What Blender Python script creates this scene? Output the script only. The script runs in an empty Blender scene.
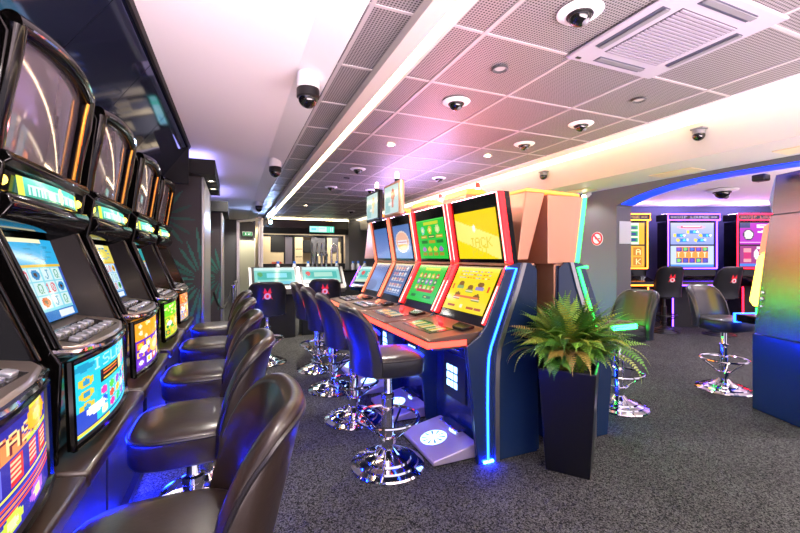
import bpy, bmesh, math, random
import numpy as np
from mathutils import Vector, Matrix
random.seed(7)
PI = math.pi
S = bpy.context.scene
C = S.collection
R = math.radians

# ------------------------------------------------------------------ materials
def lin(c):
    return tuple((x / 12.92 if x <= .04045 else ((x + .055) / 1.055) ** 2.4) for x in c)

def hexc(h):
    h = h.lstrip('#')
    return tuple(int(h[i:i + 2], 16) / 255 for i in (0, 2, 4))

def mat(name, col, rough=.5, metal=0., emit=None, es=0., coat=0., spec=.5):
    m = bpy.data.materials.new(name); m.use_nodes = True
    b = m.node_tree.nodes['Principled BSDF']
    b.inputs['Base Color'].default_value = (*lin(col), 1)
    b.inputs['Roughness'].default_value = rough
    b.inputs['Metallic'].default_value = metal
    b.inputs['Specular IOR Level'].default_value = spec
    if coat:
        b.inputs['Coat Weight'].default_value = coat; b.inputs['Coat Roughness'].default_value = .08
    if emit:
        b.inputs['Emission Color'].default_value = (*lin(emit), 1)
        b.inputs['Emission Strength'].default_value = es
    return m

def nodes(m):
    nt = m.node_tree
    return nt, nt.nodes, nt.links, nt.nodes['Principled BSDF']

def noise_bump(m, scale, strength, dist=.01, colvar=None):
    nt, n, l, b = nodes(m)
    tc = n.new('ShaderNodeTexCoord')
    t = n.new('ShaderNodeTexNoise'); t.inputs['Scale'].default_value = scale; t.inputs['Detail'].default_value = 4
    l.new(tc.outputs['Object'], t.inputs['Vector'])
    bp = n.new('ShaderNodeBump'); bp.inputs['Strength'].default_value = strength; bp.inputs['Distance'].default_value = dist
    l.new(t.outputs['Fac'], bp.inputs['Height']); l.new(bp.outputs['Normal'], b.inputs['Normal'])
    if colvar:
        r = n.new('ShaderNodeValToRGB')
        r.color_ramp.elements[0].position = .35; r.color_ramp.elements[1].position = .65
        r.color_ramp.elements[0].color = (*lin(colvar[0]), 1); r.color_ramp.elements[1].color = (*lin(colvar[1]), 1)
        l.new(t.outputs['Fac'], r.inputs['Fac']); l.new(r.outputs['Color'], b.inputs['Base Color'])
    return m

MT = {}
MT['leather'] = noise_bump(mat('brown_leather', hexc('251b16'), .32, coat=.12), 60, .12, .004)
MT['leather_dark'] = noise_bump(mat('black_leather', hexc('222226'), .33, coat=.12), 60, .12, .004)
MT['piping'] = mat('piping', hexc('181418'), .35)
MT['chrome'] = mat('chrome', (.92, .92, .94), .07, 1.)
MT['steel'] = mat('brushed_steel', (.78, .77, .76), .28, 1.)
MT['gloss'] = mat('gloss_black', (.03, .026, .026), .10, spec=.4)
MT['black'] = mat('satin_black', (.07, .07, .08), .38)
MT['matte'] = mat('matte_black', (.06, .06, .07), .6)
MT['mirrorblack'] = mat('black_mirror_panel', (.36, .40, .56), .05, .9)
MT['darkglass'] = mat('switched_off_glass', (.60, .56, .60), .06, .6)
MT['wood'] = noise_bump(mat('dark_brown_laminate', hexc('2a1c14'), .33, coat=.2), 30, .05, .003)
MT['decksilver'] = mat('brushed_deck', hexc('9a8f88'), .28, .85)
MT['deckbrown'] = mat('bronze_deck', hexc('6b5348'), .3, .6)
MT['deckdark'] = mat('deck_inset', hexc('1d1a1c'), .15)
MT['button'] = mat('button_plastic', hexc('a4a6ae'), .2, .4)
MT['trough'] = mat('light_trough_paint', hexc('cfc6bf'), .55)
MT['navy'] = mat('navy_lacquer', hexc('182c4c'), .22, coat=.3)
MT['grey_metal'] = mat('grey_metal_panel', hexc('8a8a92'), .3, .8)
MT['copper'] = mat('brushed_copper', hexc('e2a684'), .36, .7)
MT['white'] = mat('white_plastic', hexc('f0eff2'), .4)
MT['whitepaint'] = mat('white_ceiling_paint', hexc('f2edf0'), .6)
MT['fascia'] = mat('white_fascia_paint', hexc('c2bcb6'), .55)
MT['darkwall'] = mat('charcoal_wall_paint', hexc('5a5a60'), .5)
MT['vipwall'] = mat('slate_blue_wall_paint', hexc('4c5478'), .5)
MT['cream'] = mat('cream_panel', hexc('d6c39c'), .5)
MT['doorcream'] = mat('pale_green_door', hexc('dfe0c8'), .45)
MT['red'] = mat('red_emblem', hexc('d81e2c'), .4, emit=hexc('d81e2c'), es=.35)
MT['emblemwhite'] = mat('white_emblem', hexc('f4dfe0'), .4)
MT['dome'] = mat('smoked_dome', (.05, .05, .055), .06, coat=.6)
MT['ring'] = mat('dark_ring', hexc('4c4c50'), .4)
MT['grey'] = mat('grey_plastic', hexc('77777c'), .4)
MT['greypot'] = mat('black_planter', hexc('0b0b0c'), .28, coat=.1)
MT['soil'] = mat('soil', hexc('2a2019'), .9)
MT['bluecap'] = mat('blue_cap', hexc('2a66c8'), .3)
MT['bottle'] = mat('clear_bottle', hexc('c6ccd6'), .12, .3)
MT['frosted'] = mat('frosted_sign', hexc('c9cdd0'), .3)
MT['orange_top'] = mat('orange_lamp_cap', hexc('ffb060'), .4, emit=hexc('ff8a2c'), es=1.5)

def em(name, col, s):
    return mat(name, col, .4, emit=col, es=s)
MT['led_warm'] = em('warm_led_strip', (1., .90, .70), 14)
MT['led_white'] = em('white_led_strip', (1., .94, .80), 2.6)
MT['led_blue'] = em('blue_led', (.09, .30, 1.), 10)
MT['wing'] = mat('wing_black', (.018, .016, .016), .14, spec=.22)
MT['added_floor_led'] = em('added_blue_floor_glow', (.03, .14, 1.), 420)
MT['led_kick'] = em('blue_kick_light', (.03, .12, 1.), 120)
MT['led_deckblue'] = em('blue_under_deck_led', (.03, .12, 1.), 110)
MT['ac'] = mat('air_conditioner_white', hexc('a8a2ae'), .4)
MT['led_underblue'] = em('blue_under_shelf_led', (.03, .12, 1.), 210)
MT['led_red'] = em('red_led', (1., .10, .12), 3.0)
MT['led_redc'] = em('pink_red_led', (1., .26, .20), 2.8)
MT['added_glow'] = em('added_pink_uplight', (1., .56, .68), 32)
MT['added_glow_violet'] = em('added_violet_uplight', (.84, .72, 1.), 17)
MT['added_cap_glow'] = em('added_cap_uplight', (.72, .70, 1.), 1.6)
MT['chrome_warm'] = mat('chrome_warm_reflection', hexc('e8a848'), .18, 1.)  # chrome trim with its orange reflections put into the colour
MT['plate'] = mat('lilac_grey_plate', hexc('a89cae'), .3, .3)
MT['led_copper'] = em('copper_led', (1., .50, .36), 1.0)
MT['led_green'] = em('green_led', (.16, 1., .38), 4.0)
MT['led_green_deck'] = em('green_deck_led', (.10, 1., .34), 26)
MT['led_core'] = em('pink_light_core', (1., .62, .58), 3.0)
MT['led_purple'] = em('violet_led', (.42, .22, 1.), 8)
MT['led_orange'] = em('orange_led', (1., .55, .16), 5)
MT['led_crimson'] = em('crimson_led', (1., .08, .18), 7)
MT['led_yellow'] = em('yellow_led', (1., .84, .30), 3.5)
MT['bulb'] = em('downlight_lens', (1., .93, .82), 25)
MT['bulb_off'] = mat('unlit_lens', hexc('b8b4b4'), .2)
MT['key_light'] = em('pale_blue_keys', (.62, .82, 1.), 3.0)
MT['exit_green'] = em('exit_green', (.25, .75, .42), 1.0)
MT['arch_blue'] = em('arch_blue_wash', (.06, .20, 1.), 1.6)
MT['candle_red'] = em('red_lamp', (1., .25, .2), 1.5)
MT['candle_white'] = em('white_lamp', (1., .92, .86), 1.8)

def attr_mat(name, emit, rough=.12):
    m = bpy.data.materials.new(name); m.use_nodes = True
    nt, n, l, b = nodes(m)
    a = n.new('ShaderNodeAttribute'); a.attribute_name = 'Col'
    if emit:
        b.inputs['Base Color'].default_value = (.01, .01, .01, 1)
        l.new(a.outputs['Color'], b.inputs['Emission Color']); b.inputs['Emission Strength'].default_value = emit
    else:
        l.new(a.outputs['Color'], b.inputs['Base Color'])
    b.inputs['Roughness'].default_value = rough
    return m
MT['screen'] = attr_mat('lit_screen', .72)
MT['screen_vivid'] = attr_mat('vivid_lit_screen', 1.9)
MT['screen_hot'] = attr_mat('bright_lit_glass', 1.0)
MT['print'] = attr_mat('printed_surface', 0, .45)

# carpet
m = mat('speckled_carpet', hexc('55555a'), .9, spec=.15); nt, n, l, b = nodes(m)
tc = n.new('ShaderNodeTexCoord')
t1 = n.new('ShaderNodeTexVoronoi'); t1.inputs['Scale'].default_value = 150
t2 = n.new('ShaderNodeTexNoise'); t2.inputs['Scale'].default_value = 2.2
l.new(tc.outputs['Object'], t1.inputs['Vector']); l.new(tc.outputs['Object'], t2.inputs['Vector'])
rp = n.new('ShaderNodeValToRGB'); e = rp.color_ramp.elements
e[0].position = .25; e[0].color = (*lin(hexc('0c0c0c')), 1); e[1].position = .85; e[1].color = (*lin(hexc('5c5c5a')), 1)
l.new(t1.outputs['Color'], rp.inputs['Fac'])
mx = n.new('ShaderNodeMix'); mx.data_type = 'RGBA'; mx.blend_type = 'MULTIPLY'; mx.inputs[0].default_value = .5
r2 = n.new('ShaderNodeValToRGB'); r2.color_ramp.elements[0].position = .4; r2.color_ramp.elements[1].position = .6
r2.color_ramp.elements[0].color = (.72, .72, .72, 1)
l.new(t2.outputs['Fac'], r2.inputs['Fac'])
l.new(rp.outputs['Color'], mx.inputs[6]); l.new(r2.outputs['Color'], mx.inputs[7]); l.new(mx.outputs[2], b.inputs['Base Color'])
bp = n.new('ShaderNodeBump'); bp.inputs['Strength'].default_value = .25; bp.inputs['Distance'].default_value = .004
l.new(t1.outputs['Distance'], bp.inputs['Height']); l.new(bp.outputs['Normal'], b.inputs['Normal'])
MT['carpet'] = m

# perforated ceiling tile
m = mat('perforated_metal_tile', hexc('b0aaac'), .46, .1); nt, n, l, b = nodes(m)
tc = n.new('ShaderNodeTexCoord')
vm = n.new('ShaderNodeVectorMath'); vm.operation = 'SCALE'; vm.inputs[3].default_value = 62
l.new(tc.outputs['Object'], vm.inputs[0])
fr = n.new('ShaderNodeVectorMath'); fr.operation = 'FRACTION'; l.new(vm.outputs[0], fr.inputs[0])
sb = n.new('ShaderNodeVectorMath'); sb.operation = 'SUBTRACT'; sb.inputs[1].default_value = (.5, .5, 0); l.new(fr.outputs[0], sb.inputs[0])
ml = n.new('ShaderNodeVectorMath'); ml.operation = 'MULTIPLY'; ml.inputs[1].default_value = (1, 1, 0); l.new(sb.outputs[0], ml.inputs[0])
ln = n.new('ShaderNodeVectorMath'); ln.operation = 'LENGTH'; l.new(ml.outputs[0], ln.inputs[0])
cr = n.new('ShaderNodeValToRGB'); cr.color_ramp.elements[0].position = .27; cr.color_ramp.elements[1].position = .36
cr.color_ramp.elements[0].color = (*lin(hexc('1e1b1f')), 1); cr.color_ramp.elements[1].color = (*lin(hexc('918c8f')), 1)
l.new(ln.outputs['Value'], cr.inputs['Fac']); l.new(cr.outputs['Color'], b.inputs['Base Color'])
MT['tile'] = m
MT['tbar'] = mat('ceiling_grid_bar', hexc('b8b1b4'), .4, .2)

# brushed machine side (horizontal brushing)
m = mat('brushed_side_panel', hexc('8a7a68'), .24, .95); nt, n, l, b = nodes(m)
tc = n.new('ShaderNodeTexCoord'); mp = n.new('ShaderNodeMapping'); mp.inputs['Scale'].default_value = (3, 3, 160)
l.new(tc.outputs['Object'], mp.inputs['Vector'])
t1 = n.new('ShaderNodeTexNoise'); t1.inputs['Scale'].default_value = 1.; l.new(mp.outputs[0], t1.inputs['Vector'])
bp = n.new('ShaderNodeBump'); bp.inputs['Strength'].default_value = .12; bp.inputs['Distance'].default_value = .004
l.new(t1.outputs['Fac'], bp.inputs['Height']); l.new(bp.outputs['Normal'], b.inputs['Normal'])
MT['brushed'] = m

# fern
m = mat('fern_leaf', hexc('5c8a2c'), .45); nt, n, l, b = nodes(m)
a = n.new('ShaderNodeAttribute'); a.attribute_name = 'Col'; l.new(a.outputs['Color'], b.inputs['Base Color'])
b.inputs['Subsurface Weight'].default_value = 0
MT['fern'] = m

# ------------------------------------------------------------------ mesh helpers
class MB:
    def __init__(s):
        s.v = []; s.f = []
    def add(s, vs, fs):
        o = len(s.v); s.v += [tuple(p) for p in vs]; s.f += [tuple(i + o for i in f) for f in fs]; return s
    def box(s, x0, x1, y0, y1, z0, z1):
        return s.hexa([(x0, y0, z0), (x1, y0, z0), (x1, y1, z0), (x0, y1, z0), (x0, y0, z1), (x1, y0, z1), (x1, y1, z1), (x0, y1, z1)])
    def hexa(s, p):
        return s.add(p, [(3, 2, 1, 0), (4, 5, 6, 7), (0, 1, 5, 4), (1, 2, 6, 5), (2, 3, 7, 6), (3, 0, 4, 7)])
    def prism(s, prof, y0, y1):        # profile in x,z extruded along y
        n = len(prof)
        vs = [(x, y0, z) for x, z in prof] + [(x, y1, z) for x, z in prof]
        fs = [tuple(range(n))[::-1], tuple(range(n, 2 * n))] + [(i, (i + 1) % n, n + (i + 1) % n, n + i) for i in range(n)]
        return s.add(vs, fs)
    def slab(s, pts, z0, z1):          # outline in x,y extruded along z; z may be callables
        n = len(pts)
        g0 = z0 if callable(z0) else (lambda x, y: z0); g1 = z1 if callable(z1) else (lambda x, y: z1)
        vs = [(x, y, g0(x, y)) for x, y in pts] + [(x, y, g1(x, y)) for x, y in pts]
        fs = [tuple(range(n))[::-1], tuple(range(n, 2 * n))] + [(i, (i + 1) % n, n + (i + 1) % n, n + i) for i in range(n)]
        return s.add(vs, fs)
    def lathe(s, prof, n=32, c=(0, 0, 0)):
        vs = []; fs = []; k = len(prof)
        for i in range(n):
            a = 2 * PI * i / n
            for r, z in prof: vs.append((c[0] + r * math.cos(a), c[1] + r * math.sin(a), c[2] + z))
        for i in range(n):
            j = (i + 1) % n
            for q in range(k - 1): fs.append((i * k + q, j * k + q, j * k + q + 1, i * k + q + 1))
        if prof[0][0] > 1e-6: fs.append(tuple(i * k for i in range(n))[::-1])
        if prof[-1][0] > 1e-6: fs.append(tuple(i * k + k - 1 for i in range(n)))
        return s.add(vs, fs)
    def tube(s, path, r, n=10, closed=False):
        path = [Vector(p) for p in path]; N = len(path); vs = []; fs = []
        up = Vector((0, 0, 1)); prev = None
        for i, p in enumerate(path):
            if closed: d = path[(i + 1) % N] - path[i - 1]
            else: d = path[min(i + 1, N - 1)] - path[max(i - 1, 0)]
            d.normalize()
            a = prev - d * prev.dot(d) if prev is not None else d.cross(up)
            if a.length < 1e-4: a = d.cross(Vector((1, 0, 0)))
            a.normalize(); prev = a; b = d.cross(a)
            rr = r[i] if isinstance(r, (list, tuple)) else r
            for k in range(n):
                t = 2 * PI * k / n; vs.append(p + a * (rr * math.cos(t)) + b * (rr * math.sin(t)))
        for i in range(N if closed else N - 1):
            j = (i + 1) % N
            for k in range(n): fs.append((i * n + k, i * n + (k + 1) % n, j * n + (k + 1) % n, j * n + k))
        if not closed: fs += [tuple(range(n))[::-1], tuple(range((N - 1) * n, N * n))]
        return s.add(vs, fs)
    def grid(s, fn, nu, nv, wrapu=False, wrapv=False, flip=False):
        vs = [fn(i / (nu if wrapu else nu - 1), j / (nv if wrapv else nv - 1)) for i in range(nu) for j in range(nv)]
        fs = []
        for i in range(nu if wrapu else nu - 1):
            for j in range(nv if wrapv else nv - 1):
                a, b_ = i * nv + j, ((i + 1) % nu) * nv + j
                c_, d = ((i + 1) % nu) * nv + (j + 1) % nv, i * nv + (j + 1) % nv
                fs.append((a, b_, c_, d))
        return s.add(vs, fs)
    def ring(s, c, R_, r, n=40, k=8):
        return s.tube([(c[0] + R_ * math.cos(2 * PI * i / n), c[1] + R_ * math.sin(2 * PI * i / n), c[2]) for i in range(n)], r, k, True)
    def ball(s, c, r, n=16, k=10, z0=-1., z1=1.):
        a0, a1 = math.asin(z0), math.asin(z1)
        return s.lathe([(r * math.cos(a0 + (a1 - a0) * i / k), r * math.sin(a0 + (a1 - a0) * i / k)) for i in range(k + 1)], n, c)
    def build(s, name, m, parent=None, loc=(0, 0, 0), rot=None, smooth=35, bevel=0, seg=2, fixn=True):
        me = bpy.data.meshes.new(name); me.from_pydata(s.v, [], s.f)
        bm = bmesh.new(); bm.from_mesh(me)
        bmesh.ops.remove_doubles(bm, verts=bm.verts, dist=1e-6)
        if fixn: bmesh.ops.recalc_face_normals(bm, faces=bm.faces)
        bm.to_mesh(me); bm.free()
        if smooth:
            me.shade_smooth(); me.set_sharp_from_angle(angle=R(smooth))
        me.materials.append(MT[m] if isinstance(m, str) else m)
        o = bpy.data.objects.new(name, me); C.objects.link(o)
        o.location = loc
        if rot: o.rotation_euler = rot
        if parent: o.parent = parent
        if bevel:
            b = o.modifiers.new('b', 'BEVEL'); b.width = bevel; b.segments = seg; b.limit_method = 'ANGLE'; b.angle_limit = R(40)
        return o

def tag(o, label, cat, group=None):
    o['label'] = label; o['category'] = cat
    if group: o['group'] = group
    return o
def thing(name, label, cat, loc=(0, 0, 0), rz=0., group=None):
    o = bpy.data.objects.new(name, None); C.objects.link(o)
    o.location = loc; o.rotation_euler = (0, 0, rz); o.empty_display_size = .1
    return tag(o, label, cat, group)
def struct(o):
    o['kind'] = 'structure'; return o
def dup(root, loc, rz, label=None, group=None):
    r = root.copy(); C.objects.link(r); r.location = loc; r.rotation_euler = (0, 0, rz)
    if label: r['label'] = label
    if group: r['group'] = group
    for ch in list(root.children):
        c = ch.copy(); C.objects.link(c); c.parent = r
        for g in list(ch.children):
            d = g.copy(); C.objects.link(d); d.parent = c
    return r

# ------------------------------------------------------------------ small picture canvas (screen contents)
F57 = {'A': '0E11111F111111', 'B': '1E11111E11111E', 'C': '0E11101010110E', 'D': '1E11111111111E', 'E': '1F10101E10101F', 'F': '1F10101E101010', 'G': '0E11101711110F',
       'I': '0E04040404040E', 'J': '0702020202120C', 'K': '11121418141211', 'L': '1010101010101F', 'M': '111B1515111111', 'N': '11191513111111', 'O': '0E11111111110E',
       'P': '1E11111E101010', 'Q': '0E11111115120D', 'R': '1E11111E141211', 'S': '0F10100E01011E', 'T': '1F040404040404', 'U': '1111111111110E', 'V': '11111111110A04',
       'W': '11111115151B11', 'X': '11110A040A1111', 'Y': '11110A04040404', 'Z': '1F01020408101F', '0': '0E13151515190E', '1': '040C040404040E', '7': '1F010204080808',
       'H': '1111111F111111', '=': '00001F001F0000', '-': '0000001F000000', ' ': '00000000000000'}
class Cv:
    def __init__(s, w, h, c):
        s.w, s.h = w, h; s.a = np.zeros((h, w, 3)); s.a[:] = lin(hexc(c))
        yy, xx = np.mgrid[0:h, 0:w]; s.X = (xx + .5) / w; s.Y = (yy + .5) / h
    def col(s, c): return np.array(lin(hexc(c)))
    def rect(s, x0, y0, x1, y1, c):
        s.a[(s.X >= x0) & (s.X < x1) & (s.Y >= y0) & (s.Y < y1)] = s.col(c); return s
    def ell(s, x, y, rx, ry, c):
        s.a[((s.X - x) / rx) ** 2 + ((s.Y - y) / ry) ** 2 <= 1] = s.col(c); return s
    def grad(s, y0, y1, c0, c1):
        m = (s.Y >= y0) & (s.Y < y1); t = ((s.Y - y0) / (y1 - y0))[..., None]
        g = s.col(c0) * (1 - t) + s.col(c1) * t; s.a[m] = g[m]; return s
    def tri(s, x, y, w, h, c):
        s.a[(abs(s.X - x) <= w / 2 * (s.Y - y + h) / h) & (s.Y <= y) & (s.Y > y - h)] = s.col(c); return s
    def text(s, px, py, st, c, k=1):
        cc = s.col(c)
        for ch in st:
            g = F57.get(ch, F57[' '])
            for r in range(7):
                b = int(g[2 * r:2 * r + 2], 16)
                for q in range(5):
                    if b >> (4 - q) & 1:
                        for dy in range(k):
                            for dx in range(k):
                                yy, xx = py + r * k + dy, px + q * k + dx
                                if 0 <= yy < s.h and 0 <= xx < s.w: s.a[yy, xx] = cc
            px += 6 * k
        return s
    def speck(s, x0, y0, x1, y1, cols, n, rng, r=.02):
        for _ in range(n):
            s.ell(rng.uniform(x0, x1), rng.uniform(y0, y1), rng.uniform(.5, 1) * r, rng.uniform(.5, 1) * r * s.w / s.h, rng.choice(cols))
        return s
def screen(name, cv, P, parent, m='screen'):
    """P(u,v): u 0..1 left to right, v 0..1 top to bottom -> local point"""
    w, h = cv.w, cv.h
    vs = [tuple(P(i / w, j / h)) for j in range(h + 1) for i in range(w + 1)]
    fs = [(j * (w + 1) + i, (j + 1) * (w + 1) + i, (j + 1) * (w + 1) + i + 1, j * (w + 1) + i + 1) for j in range(h) for i in range(w)]
    me = bpy.data.meshes.new(name); me.from_pydata(vs, [], fs)
    at = me.color_attributes.new('Col', 'FLOAT_COLOR', 'CORNER')
    c = np.ones((w * h, 4, 4), np.float32); c[:, :, :3] = cv.a.reshape(-1, 1, 3)
    at.data.foreach_set('color', c.ravel())
    me.shade_smooth(); me.materials.append(MT[m])
    o = bpy.data.objects.new(name, me); C.objects.link(o)
    if parent: o.parent = parent
    return o
def quadP(tl, tr, br, bl, bulge=0., nrm=None):
    tl, tr, br, bl = map(Vector, (tl, tr, br, bl))
    nn = nrm if nrm is not None else (tr - tl).cross(bl - tl).normalized() * -1
    def P(u, v):
        p = (tl * (1 - u) + tr * u) * (1 - v) + (bl * (1 - u) + br * u) * v
        return p + nn * (bulge * 4 * u * (1 - u))
    return P

# ================================================================== SETTING
ZC = 2.589
YB, YF = -1.0, 11.8
def sbox(name, m, *a, **k):
    return struct(MB().box(*a).build(name, m, **k))
sbox('floor', 'carpet', -1.6, 12.5, YB, 14.0, -.1, 0)
# left plain ceiling with its sloping edge
struct(MB().prism([(-1.6, 2.66), (.375, 2.66), (.556, ZC), (.556, 2.80), (-1.6, 2.80)], YB, 14.0).build('ceiling_plaster', 'whitepaint', smooth=0))
# metal tile field
struct(MB().box(.556, 3.23, YB, YF, ZC, ZC + .06).build('ceiling', 'tile', smooth=0))
g = MB()
for x in (.573, 1.173, 1.773, 2.373, 2.973): g.box(x - .011, x + .011, YB, YF, ZC - .006, ZC + .002)
y = 1.696 - .6 * 8
while y < YF:
    g.box(.556, 3.23, y - .009, y + .009, ZC - .005, ZC + .002); y += .6
struct(g.build('ceiling_grid', 'tbar', smooth=0))
# light trough on the left and the cove on the right
struct(MB().prism([(.775, ZC + .01), (.775, 2.535), (.865, 2.525), (.865, 2.545), (.925, 2.545), (.925, 2.528), (.945, 2.528), (.945, ZC + .01)], YB, YF).build('trim_1', 'trough', smooth=0))
struct(MB().box(.867, .923, YB, YF - .02, 2.534, 2.546).build('led_strip_trim', 'led_warm', smooth=0))
struct(MB().prism([(3.23, ZC + .06), (3.23, ZC - .012), (3.40, ZC - .004), (3.40, ZC + .02), (3.54, ZC + .02), (3.54, ZC + .06)], YB, YF).build('trim_2', 'whitepaint', smooth=0))
struct(MB().prism([(3.405, ZC + .004), (3.52, ZC - .03), (3.52, ZC - .018), (3.405, ZC + .016)], YB, YF).build('led_strip_trim', 'led_white', smooth=0))
# soffit along the right: fascia and underside
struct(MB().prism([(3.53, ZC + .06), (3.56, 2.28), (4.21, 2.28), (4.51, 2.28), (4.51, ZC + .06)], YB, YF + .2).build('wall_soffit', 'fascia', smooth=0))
for i, (y0, y1) in enumerate(((1.35, 1.75), (2.35, 2.75), (3.55, 4.05))):
    struct(MB().box(3.88, 4.10, y0, y1, 2.272, 2.2805).build('trim_panel', 'cream', smooth=0))
# dark wall with the arched opening
AY = [3.384, 3.33, 3.27, 3.18, 3.086, 2.914, 2.753, 2.6, 2.463, 2.2, 1.9, 1.5, 1.0, .55, .3, .12, .0]
AZ = [2.062, 2.085, 2.107, 2.137, 2.162, 2.195, 2.217, 2.23, 2.237, 2.24, 2.235, 2.225, 2.2, 2.17, 2.14, 2.1, 2.06]
w = MB()
for i in range(len(AY) - 1):
    a, b_, za, zb = AY[i + 1], AY[i], AZ[i + 1], AZ[i]
    w.hexa([(4.21, a, za), (4.457, a, za), (4.457, b_, zb), (4.21, b_, zb), (4.21, a, 2.282), (4.457, a, 2.282), (4.457, b_, 2.282), (4.21, b_, 2.282)])
w.box(4.21, 4.457, 3.384, YF + .2, 0, 2.282); w.box(4.21, 4.457, YB, 0, 0, 2.282)
struct(w.build('wall_right', 'darkwall', smooth=0))
# blue light wash on the arch underside, put in as a glowing band
sb_ = MB()
for i in range(1, len(AY) - 3):
    a, b_, za, zb = AY[i + 1], AY[i], AZ[i + 1], AZ[i]
    sb_.hexa([(4.225, a, za - .012), (4.44, a, za - .012), (4.44, b_, zb - .012), (4.225, b_, zb - .012), (4.225, a, za - .002), (4.44, a, za - .002), (4.44, b_, zb - .002), (4.225, b_, zb - .002)])
tag(sb_.build('arch_light_wash', 'arch_blue', smooth=0), 'blue light wash on the underside of the arched opening, made as a glowing layer', 'light band')
# outer walls
sbox('wall_left', 'matte', -1.7, -1.25, YB, 14.0, 0, 2.7)
sbox('wall_back', 'darkwall', -1.6, 4.5, 13.8, 14.0, 0, 2.8)
# VIP room shell (turned about 22 degrees to the hall)
a0 = .3949
F = Vector((math.sin(a0), math.cos(a0), 0)); Rt = Vector((math.cos(a0), -math.sin(a0), 0))
def at(u, depth, z=0.):
    return F * depth + Rt * ((u - 400) / 397.4 * depth) + Vector((0, 0, z))
p0, p1 = at(500, 9.0), at(1000, 9.0)
dv = F * .2
struct(MB().hexa([p0, p1, p1 + dv, p0 + dv] + [q + Vector((0, 0, 2.7)) for q in (p0, p1, p1 + dv, p0 + dv)]).build('wall_vip', 'vipwall', smooth=0))
sbox('ceiling_vip', 'whitepaint', 4.457, 12.5, YB, 9.5, 2.60, 2.7)
sbox('wall_vip_side', 'vipwall', 12.3, 12.5, YB, 9.5, 0, 2.7)
# slanted black mirror canopy above the left row of machines: four panels
ys = [YB, 1.35, 2.131, 2.90, 3.70, 4.88]
ys = [YB, -.25, .55, 1.35, 2.131, 2.85, 3.66, 4.88]
for i in range(len(ys) - 1):
    y0, y1 = ys[i] + .004, ys[i + 1] - .004
    pr = [(-.462, 2.655), (-.475, 2.655), (-.765, 2.262), (-1.25, 2.262), (-1.25, 2.25), (-.745, 2.25)]
    struct(MB().prism(pr, y0, y1).build('wall_canopy_panel', 'mirrorblack', smooth=0))
struct(MB().prism([(-.436, 2.665), (-.462, 2.665), (-.462, 2.63), (-.447, 2.63)], YB, 4.88).build('trim_3', 'matte', smooth=0))
sbox('wall_canopy_end', 'matte', -1.25, -.46, 4.88, 4.93, 2.25, 2.66)

# partitions with a palm leaf print
def palm(w_, h_, seed, big):
    rng = random.Random(seed)
    cv = Cv(w_, h_, '3a3438')
    asp = h_ / w_ * big
    for cx, cy, c, nl, L in ((1.02, .50, '357a6c', 22, .5), (.15, .12, '625860', 20, .5), (.1, .85, '5c545c', 20, .55), (.55, .2, '2c6458', 16, .35)):
        for k in range(nl):
            t = 2 * PI * k / nl + rng.uniform(-.08, .08)
            dx, dy = math.cos(t), math.sin(t)
            Xr, Yr = (cv.X - cx), (cv.Y - cy) * asp
            s_ = Xr * dx + Yr * dy; q = abs(-Xr * dy + Yr * dx)
            ll = L * rng.uniform(.75, 1.1)
            msk = (s_ > .10) & (s_ < ll) & (q < .018 * np.sin(np.clip((s_ - .10) / (ll - .10), 0, 1) * PI) ** .7)
            cv.a[msk] = np.array(lin(hexc(c))) * rng.uniform(.6, 1.05)
    return cv
def partition(x0, x1, y0, y1, z1, seed, cap):
    sbox('wall_partition', 'matte', x0, x1, y0, y1, 0, z1)
    struct(screen('wall_partition_print', palm(72, 150, seed, 1.), quadP((x0, y0 - .004, z1), (x1 - .02, y0 - .004, z1), (x1 - .02, y0 - .004, 0), (x0, y0 - .004, 0)), None, 'print'))
    struct(MB().box(x1 - .02, x1 + .012, y0 - .008, y1, 0, z1).build('column', 'steel', bevel=.01))
    struct(MB().box(cap[0], cap[1], cap[2], cap[3], z1, z1 + .17).build('trim_cap', 'matte', smooth=0, bevel=.004))
    struct(MB().box(cap[0] + .1, cap[1] - .05, cap[2] + .1, cap[3] - .1, z1 + .17, z1 + .176).build('led_strip_trim', 'added_cap_glow', smooth=0))  # uplight strip added on the cap to brighten the plaster ceiling
partition(-1.25, -.335, 5.12, 6.5, 2.38, 3, (-.86, -.20, 4.95, 6.6))
partition(-1.25, -.20, 7.5, 8.7, 2.22, 5, (-.9, -.10, 7.3, 8.8))

# bar wall: bulkhead with the sign, recessed mirror-backed bar behind it
sbox('wall_bulkhead', 'matte', .75, 3.56, YF, YF + .25, 2.14, 2.62)
struct(MB().box(.94, 3.40, YF - .02, YF + .0, 2.545, 2.575).build('led_strip_trim', 'led_warm', smooth=0))
sbox('wall_bulkhead_face', 'wood', .75, 3.56, YF - .012, YF + .002, 2.30, 2.54)
sbox('wall_bar_pier', 'darkwall', 3.2, 4.21, YF - .1, YF + .35, 0, 2.62)
sbox('column', 'steel', .62, .70, YF - .05, YF + .05, 0, 2.6)
sbox('wall_bar_back', 'cream', .62, 4.2, 13.3, 13.5, 0, 2.7)
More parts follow.
